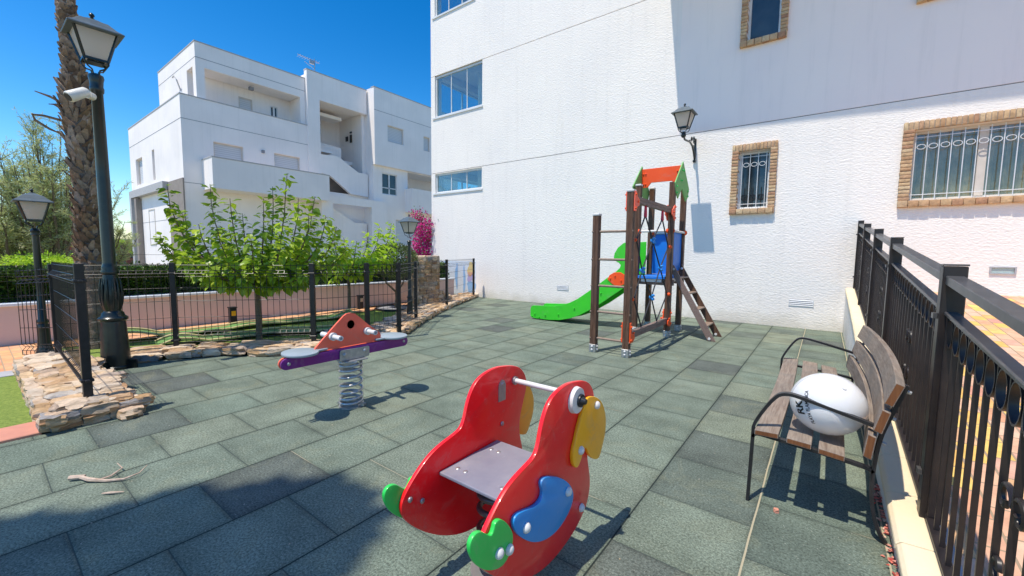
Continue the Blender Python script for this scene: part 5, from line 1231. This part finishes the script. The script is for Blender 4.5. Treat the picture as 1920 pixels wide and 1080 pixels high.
tips = [at(px, py, D1+dd) for px, py, dd in ((312, 350, -.1), (340, 395, .2), (392, 345, .15), (372, 420, -.5), (432, 372, -.35), (455, 400, .5), (492, 372, -.1), (512, 350, .4), (537, 325, 0), (560, 372, -.45), (590, 368, .1), (612, 405, -.25), (632, 425, .2), (650, 460, 0), (580, 400, -.2), (300, 440, .2), (345, 470, -.45), (410, 430, -.7), (470, 440, -.75), (530, 420, -.7), (575, 440, .7), (430, 430, .8), (500, 430, .8), (365, 510, .1), (600, 500, .05), (395, 500, -.5), (570, 515, -.4), (455, 520, -.6), (520, 525, -.3), (420, 528, .3))]
leafy_tree('mulberry_tree', (-6.87, 2.66, 0), .86, .038, tips, 'young broad leaved tree with many upright shoots just behind the wire fence', 'mulberry', 58, .165, .066, 21)
D2 = 9.05
tips = [at(px, py, D2+dd) for px, py, dd in ((622, 425, 0), (645, 445, .3), (668, 452, -.3), (690, 440, .2), (712, 425, 0), (735, 418, .3), (742, 440, -.2), (610, 460, .2), (605, 500, -.2), (640, 500, -.5), (680, 490, -.5), (715, 480, -.3), (740, 470, .4), (660, 525, -.3), (625, 530, .2), (700, 520, .3))]
leafy_tree('mulberry_tree', (-8.32, 5.06, 0), .95, .035, tips, 'lime green young tree with thin pale trunk in front of the hedge', 'lime', 60, .165, .10, 22)
# clipped ball tree
random.seed(8); ot = thing('ball_tree', (-8.42, 6.39, 0), 'small clipped round tree with dark forked trunk next to the stone pillar', 'tree')
m = MB(); b0 = V((-8.42, 6.39, 0)); m.tube([b0, b0+V((.0, .02, .25)), b0+V((.02, .0, .42))], [.05, .04, .035], 8)
for dx, dy in ((-.35, -.2), (.2, .2), (-.1, .3), (.3, -.2)): m.tube([b0+V((.02, 0, .4)), b0+V((dx*.6, dy*.6, .62)), b0+V((dx, dy, .95))], [.03, .022, .012], 6)
m.build('trunk', 'bark', ot, smooth=True); m = MB(); cc3 = b0+V((0, 0, 1.17))
for i in range(7500):
    d = V((random.gauss(0, 1), random.gauss(0, 1), random.gauss(0, 1))).normalized(); r_ = rv(.55, 1.0)**.4*(1+.08*mnoise.noise(d*3)); p = cc3+V((d.x*.56, d.y*.56, d.z*.42))*r_
    m.leaf(p, (d+V((rv(-1, 1), rv(-1, 1), rv(-.5, 1)))).normalized(), d, .045, .022, 0, False)
m.build('crown', 'olive', ot)
# bougainvillea at the corner of the white wall
random.seed(9); bg_ = thing('bougainvillea', (-11.3, 9.6, 0), 'magenta bougainvillea climbing at the corner of the white wall behind the lamp', 'shrub')
m = MB(); st = at(792, 500, 14.4); st.z = 0
tips = [at(px, py, 14.4+dd) for px, py, dd in ((778, 395, 0), (795, 403, .2), (804, 412, -.2), (800, 432, .2), (790, 420, -.3), (785, 440, .2), (803, 452, 0), (795, 462, -.2), (806, 478, 0), (770, 470, .2), (780, 455, -.2), (810, 440, .1))]
lf_, lg_ = MB(), MB()
for tp in tips:
    pts = [st.lerp(tp, f)+V((rv(-.08, .08), rv(-.08, .08), 0)) for f in (0, .3, .6, .85, 1)]; pts[0] = st; m.tube(pts, [.02, .014, .010, .006, .004], 5)
    for k in range(330):
        p = pts[-2].lerp(pts[-1], rv(0, 1))+V((random.gauss(0, .11), random.gauss(0, .11), random.gauss(-.08, .15))); d = V((rv(-1, 1), rv(-1, 1), rv(-1, 1))).normalized()
        (lg_ if random.random() < .24 else lf_).leaf(p, d, V((rv(-1, 1), rv(-1, 1), rv(-1, 1))), rv(.045, .075), rv(.045, .06), 0, False)
m.build('stems', 'bark', bg_, smooth=True); lf_.build('flowers', 'bougain', bg_); lg_.build('foliage', 'olive', bg_)
# hedge
random.seed(10); hd = thing('hedge', (-9.8, 1, .5), 'long clipped dark green hedge growing above the pink wall', 'hedge')
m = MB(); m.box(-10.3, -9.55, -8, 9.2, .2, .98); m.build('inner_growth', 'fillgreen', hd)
m = MB()
def hleaf(x, y, z, d):
    m.leaf(V((x, y, z)), (d+V((rv(-.8, .8), rv(-.8, .8), rv(-.6, .9)))).normalized(), (d+V((rv(-.5, .5), rv(-.5, .5), rv(-.2, .8)))).normalized(), rv(.04, .07), rv(.03, .045), 0, False)
for i in range(26000):
    y = rv(-3.5, 9.2); z = rv(.56, 1.06); b_ = mnoise.noise(V((y*1.7, z*2.5, 0)))*.10; hleaf(-9.50+b_+rv(-.06, .03), y, z, V((1, 0, .2)))
for i in range(13000):
    y = rv(-3.5, 9.2); x = rv(-10.3, -9.45); hleaf(x, y, 1.02+.07*mnoise.noise(V((x*3, y*1.6, 5)))+rv(-.05, .05)+(rv(0, .09) if random.random() < .1 else 0), V((.1, 0, 1)))
m.build('foliage', 'hedge', hd)
random.seed(12); yb = thing('bright_shrub', (-11.0, -.6, 0), 'yellow green shrub showing above the hedge near the small lamp', 'shrub')
m = MB(); c3 = at(78, 500, 9.6); c3.z = 1.0
for i in range(2600):
    d = V((random.gauss(0, 1), random.gauss(0, 1), random.gauss(0, .7))); p = c3+V((d.x*.22, d.y*.30, abs(d.z)*.14)); m.leaf(p, d.normalized(), V((rv(-1, 1), rv(-1, 1), 1)), .07, .03, 0, False)
m.build('foliage', 'lime', yb); m = MB(); m.tube([(c3.x, c3.y, 0), (c3.x, c3.y, 1)], [.03, .02], 6); m.build('stem', 'bark', yb)
# feathery trees behind
def feather_tree(base, H, W, seed, label, nb=26):
    random.seed(seed); base = V(base); th = thing('feathery_tree', base, label, 'tree', 'feathery trees beyond the hedge'); m = MB(); lf_ = MB()
    for b in range(nb):
        az = rv(0, 6.28); out = rv(.1, 1)*W; tz = H*rv(.55, 1.0)*(1-.35*(out/W)**2); p0 = base+V((0, 0, rv(.1, .35)*H*.4)); p2 = base+V((math.cos(az)*out, math.sin(az)*out, tz))
        p1 = p0.lerp(p2, .5)+V((math.cos(az)*out*.12, math.sin(az)*out*.12, -.1*H+rv(-.1, .1))); pts = [p0*(1-f)**2+p1*2*f*(1-f)+p2*f*f+V((rv(-1, 1), rv(-1, 1), rv(-1, 1)))*.04 for f in [i/8 for i in range(9)]]
        m.tube(pts, [.045*(1-i/8)+.006 for i in range(9)], 5)
        for k in range(15):
            f = rv(.35, 1); j = min(7, int(f*8)); q = pts[j].lerp(pts[j+1], f*8-j); d = V((rv(-1, 1), rv(-1, 1), rv(.1, 1.5))).normalized(); l_ = rv(.25, .7)*H/5; e = q+d*l_; m.tube([q, e], [.008, .003], 3, caps=False)
            for s_ in range(46):
                g = q+d*l_*rv(.1, 1.05); dd_ = (d+V((rv(-1, 1), rv(-1, 1), rv(-.9, .6)))).normalized(); lf_.leaf(g+V((rv(-.05, .05), rv(-.05, .05), rv(-.05, .05))), dd_, V((rv(-1, 1), rv(-1, 1), rv(-1, 1))), rv(.08, .17), .017, 0, False)
    m.build('trunk', 'bark', th, smooth=True); lf_.build('crown', 'feather', th)
g_ = at(112, 520, 12.5); feather_tree((g_.x, g_.y, 0), 5.3, 1.6, 31, 'tall feathery grey green tree directly behind the palm trunk', 40)
g_ = at(20, 520, 12.0); feather_tree((g_.x, g_.y, 0), 3.9, 1.8, 32, 'feathery tree behind the small lamp post at the garden corner', 26)
g_ = at(185, 520, 15.5); feather_tree((g_.x, g_.y, 0), 3.6, 1.3, 33, 'small feathery tree between the palm trunk and the apartment block', 20)
random.seed(14); sp_ = at(232, 500, 31); pf = thing('small_palm', (sp_.x, sp_.y, 0), 'small distant yellow green palm in front of the red brown house', 'palm')
m = MB(); lf_ = MB(); tpz = 1.75; m.tube([(sp_.x, sp_.y, 0), (sp_.x, sp_.y, tpz)], [.14, .12], 8)
for k in range(60):
    az = rv(0, 6.28); el = rv(-.5, 1.2); pts = []
    for i in range(6):
        f = i/5; pts.append(V((sp_.x+math.cos(az)*math.cos(el)*f*1.1, sp_.y+math.sin(az)*math.cos(el)*f*1.1, tpz+math.sin(el)*f*.9-.5*f*f)))
    m.tube(pts, [.012]*6, 3, caps=False)
    for i in range(24):
        f = rv(.25, 1); j = min(4, int(f*5)); q = pts[j].lerp(pts[j+1], f*5-j); lf_.leaf(q, V((rv(-1, 1), rv(-1, 1), rv(-.8, .3))).normalized(), V((rv(-1, 1), rv(-1, 1), 1)), rv(.15, .3), .035, 0, False)
m.build('trunk', 'palmtrunk', pf); lf_.build('fronds', 'lime', pf)

# palm in the planting bed: ringed foot, husk covered trunk, crown high above
random.seed(15)
PB = [(0, 1.07, .165), (.35, 1.07, .145), (.8, 1.07, .150), (1.15, 1.07, .165), (1.5, 1.075, .155), (2.4, 1.07, .125), (2.8, 1.06, .150), (3.2, 1.05, .160), (3.8, 1.035, .098), (4.7, 1.0, .090), (6.5, .94, .12), (9.0, .9, .14)]
def pal(z):
    for (a, y, r), (b, y2, r2) in zip(PB, PB[1:]):
        if z <= b: f = (z-a)/(b-a); return y+(y2-y)*f, r+(r2-r)*f
    return PB[-1][1:]
def palm(px_, py_, label, H, with_boots=True, crown=46, seed=15, fl=2.6):
    random.seed(seed); th = thing('palm_tree', (px_, py_, 0), label, 'palm'); oy = py_-1.07
    m = MB(); zs = [i*.06 for i in range(int(H/.06)+1)]
    m.tube([(px_+.01*math.sin(z*40), pal(z)[0]+oy, z) for z in zs], [pal(z)[1]*(.86 if z > 1.2 else 1)*(1+.035*math.sin(z*95)) for z in zs], 18)
    m.build('trunk', 'palmtrunk', th, smooth=True)
    if with_boots:
        m = MB(); k = 0; z = 1.12
        while z < H-.3:
            yy, r = pal(z); a = k*2.39996+rv(-.12, .12); c_, s_ = math.cos(a), math.sin(a); ra = V((c_, s_, 0)); tn = V((-s_, c_, 0)); rag = (1+.5*max(0, 1-abs(z-3.2)/.8))*(1 if z < 3.6 else .7)
            L_ = rv(.09, .17)*rag; w_ = rv(.032, .06); skew = rv(-1.1, 1.1); out = rv(.025, .06)*rag; p = V((px_, yy+oy, z))+ra*(r*.84)
            ax = (V((0, 0, 1))+tn*skew*.7).normalized(); e = p+ax*L_+ra*out; th_ = .016; b2 = tn*w_
            vs = [p-b2, p+b2, p+b2*.8+ax*L_*.5+ra*(out*.3+.012), p-b2*.8+ax*L_*.5+ra*(out*.3+.012), e-b2*.28, e+b2*.28]; vs += [v-ra*th_ for v in vs]
            m.add(vs, [(0,1,2,3),(3,2,5,4),(6,9,8,7),(9,10,11,8),(0,3,9,6),(3,4,10,9),(1,7,8,2),(2,8,11,5),(4,5,11,10),(0,6,7,1)]); k += 1; z += .0075
        m.build('leaf_bases', 'palmbark', th, fix=True)
        m = MB()
        def stub(z, pts, r=.016):
            yy, rr = pal(z); m.tube([(px_+a, yy+oy+b, z+c_) for a, b, c_ in pts], [r*1.2]+[r]*(len(pts)-2)+[r*.4], 5)
        stub(3.08, [(0, -.1, 0), (.0, -.32, .03), (0, -.42, .02), (0, -.40, -.05), (0, -.28, -.13), (0, -.18, -.17)]); stub(3.30, [(0, -.1, 0), (0, -.25, .07), (0, -.38, .10)]); stub(3.22, [(0, -.12, 0), (0, -.22, .06), (0, -.27, .05)], .012); stub(2.35, [(0, -.12, 0), (0, -.22, .09)], .010)
        m.build('dead_stalks', 'palmbark', th, smooth=True)
    m = MB(); lf_ = MB(); yy = pal(H)[0]+oy
    for k in range(crown):
        az = k*2.4+rv(-.2, .2); el = 1.25-1.5*(k/crown)+rv(-.1, .1); pts = []
        for i in range(10): f = i/9; pts.append(V((px_+math.cos(az)*math.cos(el)*f*fl, yy+math.sin(az)*math.cos(el)*f*fl, H+math.sin(el)*f*fl-.42*fl*f*f)))
        m.tube(pts, [.022*(1-i/10) for i in range(10)], 4, caps=False)
        sd_ = V((-math.sin(az), math.cos(az), 0))
        for i in range(34):
            f = .12+.88*i/34; j = min(8, int(f*9)); q = pts[j].lerp(pts[j+1], f*9-j); ax = (pts[j+1]-pts[j]).normalized()
            for sg in (-1, 1): lf_.leaf(q, (sd_*sg+ax*.7+V((0, 0, -.35))).normalized(), V((0, 0, 1)), .42*math.sin(math.pi*min(1, f*.85+.12))+.12, .035, 0, False)
    m.build('frond_stems', 'bark', th); lf_.build('crown', 'shade', th)
    return th
palm(-8.2, 1.07, 'shaggy palm trunk with broken leaf stubs beside the tall lamp post', 9.0, crown=24, fl=1.6)
# broad shade tree standing behind the viewpoint (its shadow falls across the near tiles)
random.seed(17); H = 11.0; cx, cy = -2.1+SUN.x/SUN.z*H, .22+SUN.y/SUN.z*H
sh = thing('shade_tree', (cx, cy, 0), 'tall shade tree standing outside the play area behind the viewer', 'tree')
m = MB(); m.tube([(cx, cy, 0), (cx+.1, cy, 5), (cx, cy, H-1)], [.22, .17, .1], 10); lf_ = MB()
for (ox, oy, r_, n_) in ((-.80, -.40, .36, 600), (-.35, .22, .42, 800), (-.05, .50, .38, 700), (.25, .30, .40, 700), (.15, -.25, .55, 900), (-.45, -.45, .5, 800), (.75, -.2, .5, 700), (-1.3, -1.15, .7, 700), (.2, -1.2, .9, 900), (1.0, -1.2, .8, 700)):
    c3 = V((cx+ox, cy+oy, H+rv(-.5, .5))); m.tube([(cx, cy, H-2.5), c3], [.07, .02], 5)
    for i in range(n_):
        d = V((random.gauss(0, 1), random.gauss(0, 1), random.gauss(0, 1))).normalized()*random.random()**.45; p = c3+V((d.x*r_, d.y*r_, d.z*r_*.6)); lf_.leaf(p, V((rv(-1, 1), rv(-1, 1), rv(-.5, .5))).normalized(), V((rv(-.3, .3), rv(-.3, .3), 1)), .27, .20, 0, False)
m.build('trunk', 'bark', sh, smooth=True); lf_.build('crown', 'shade', sh)
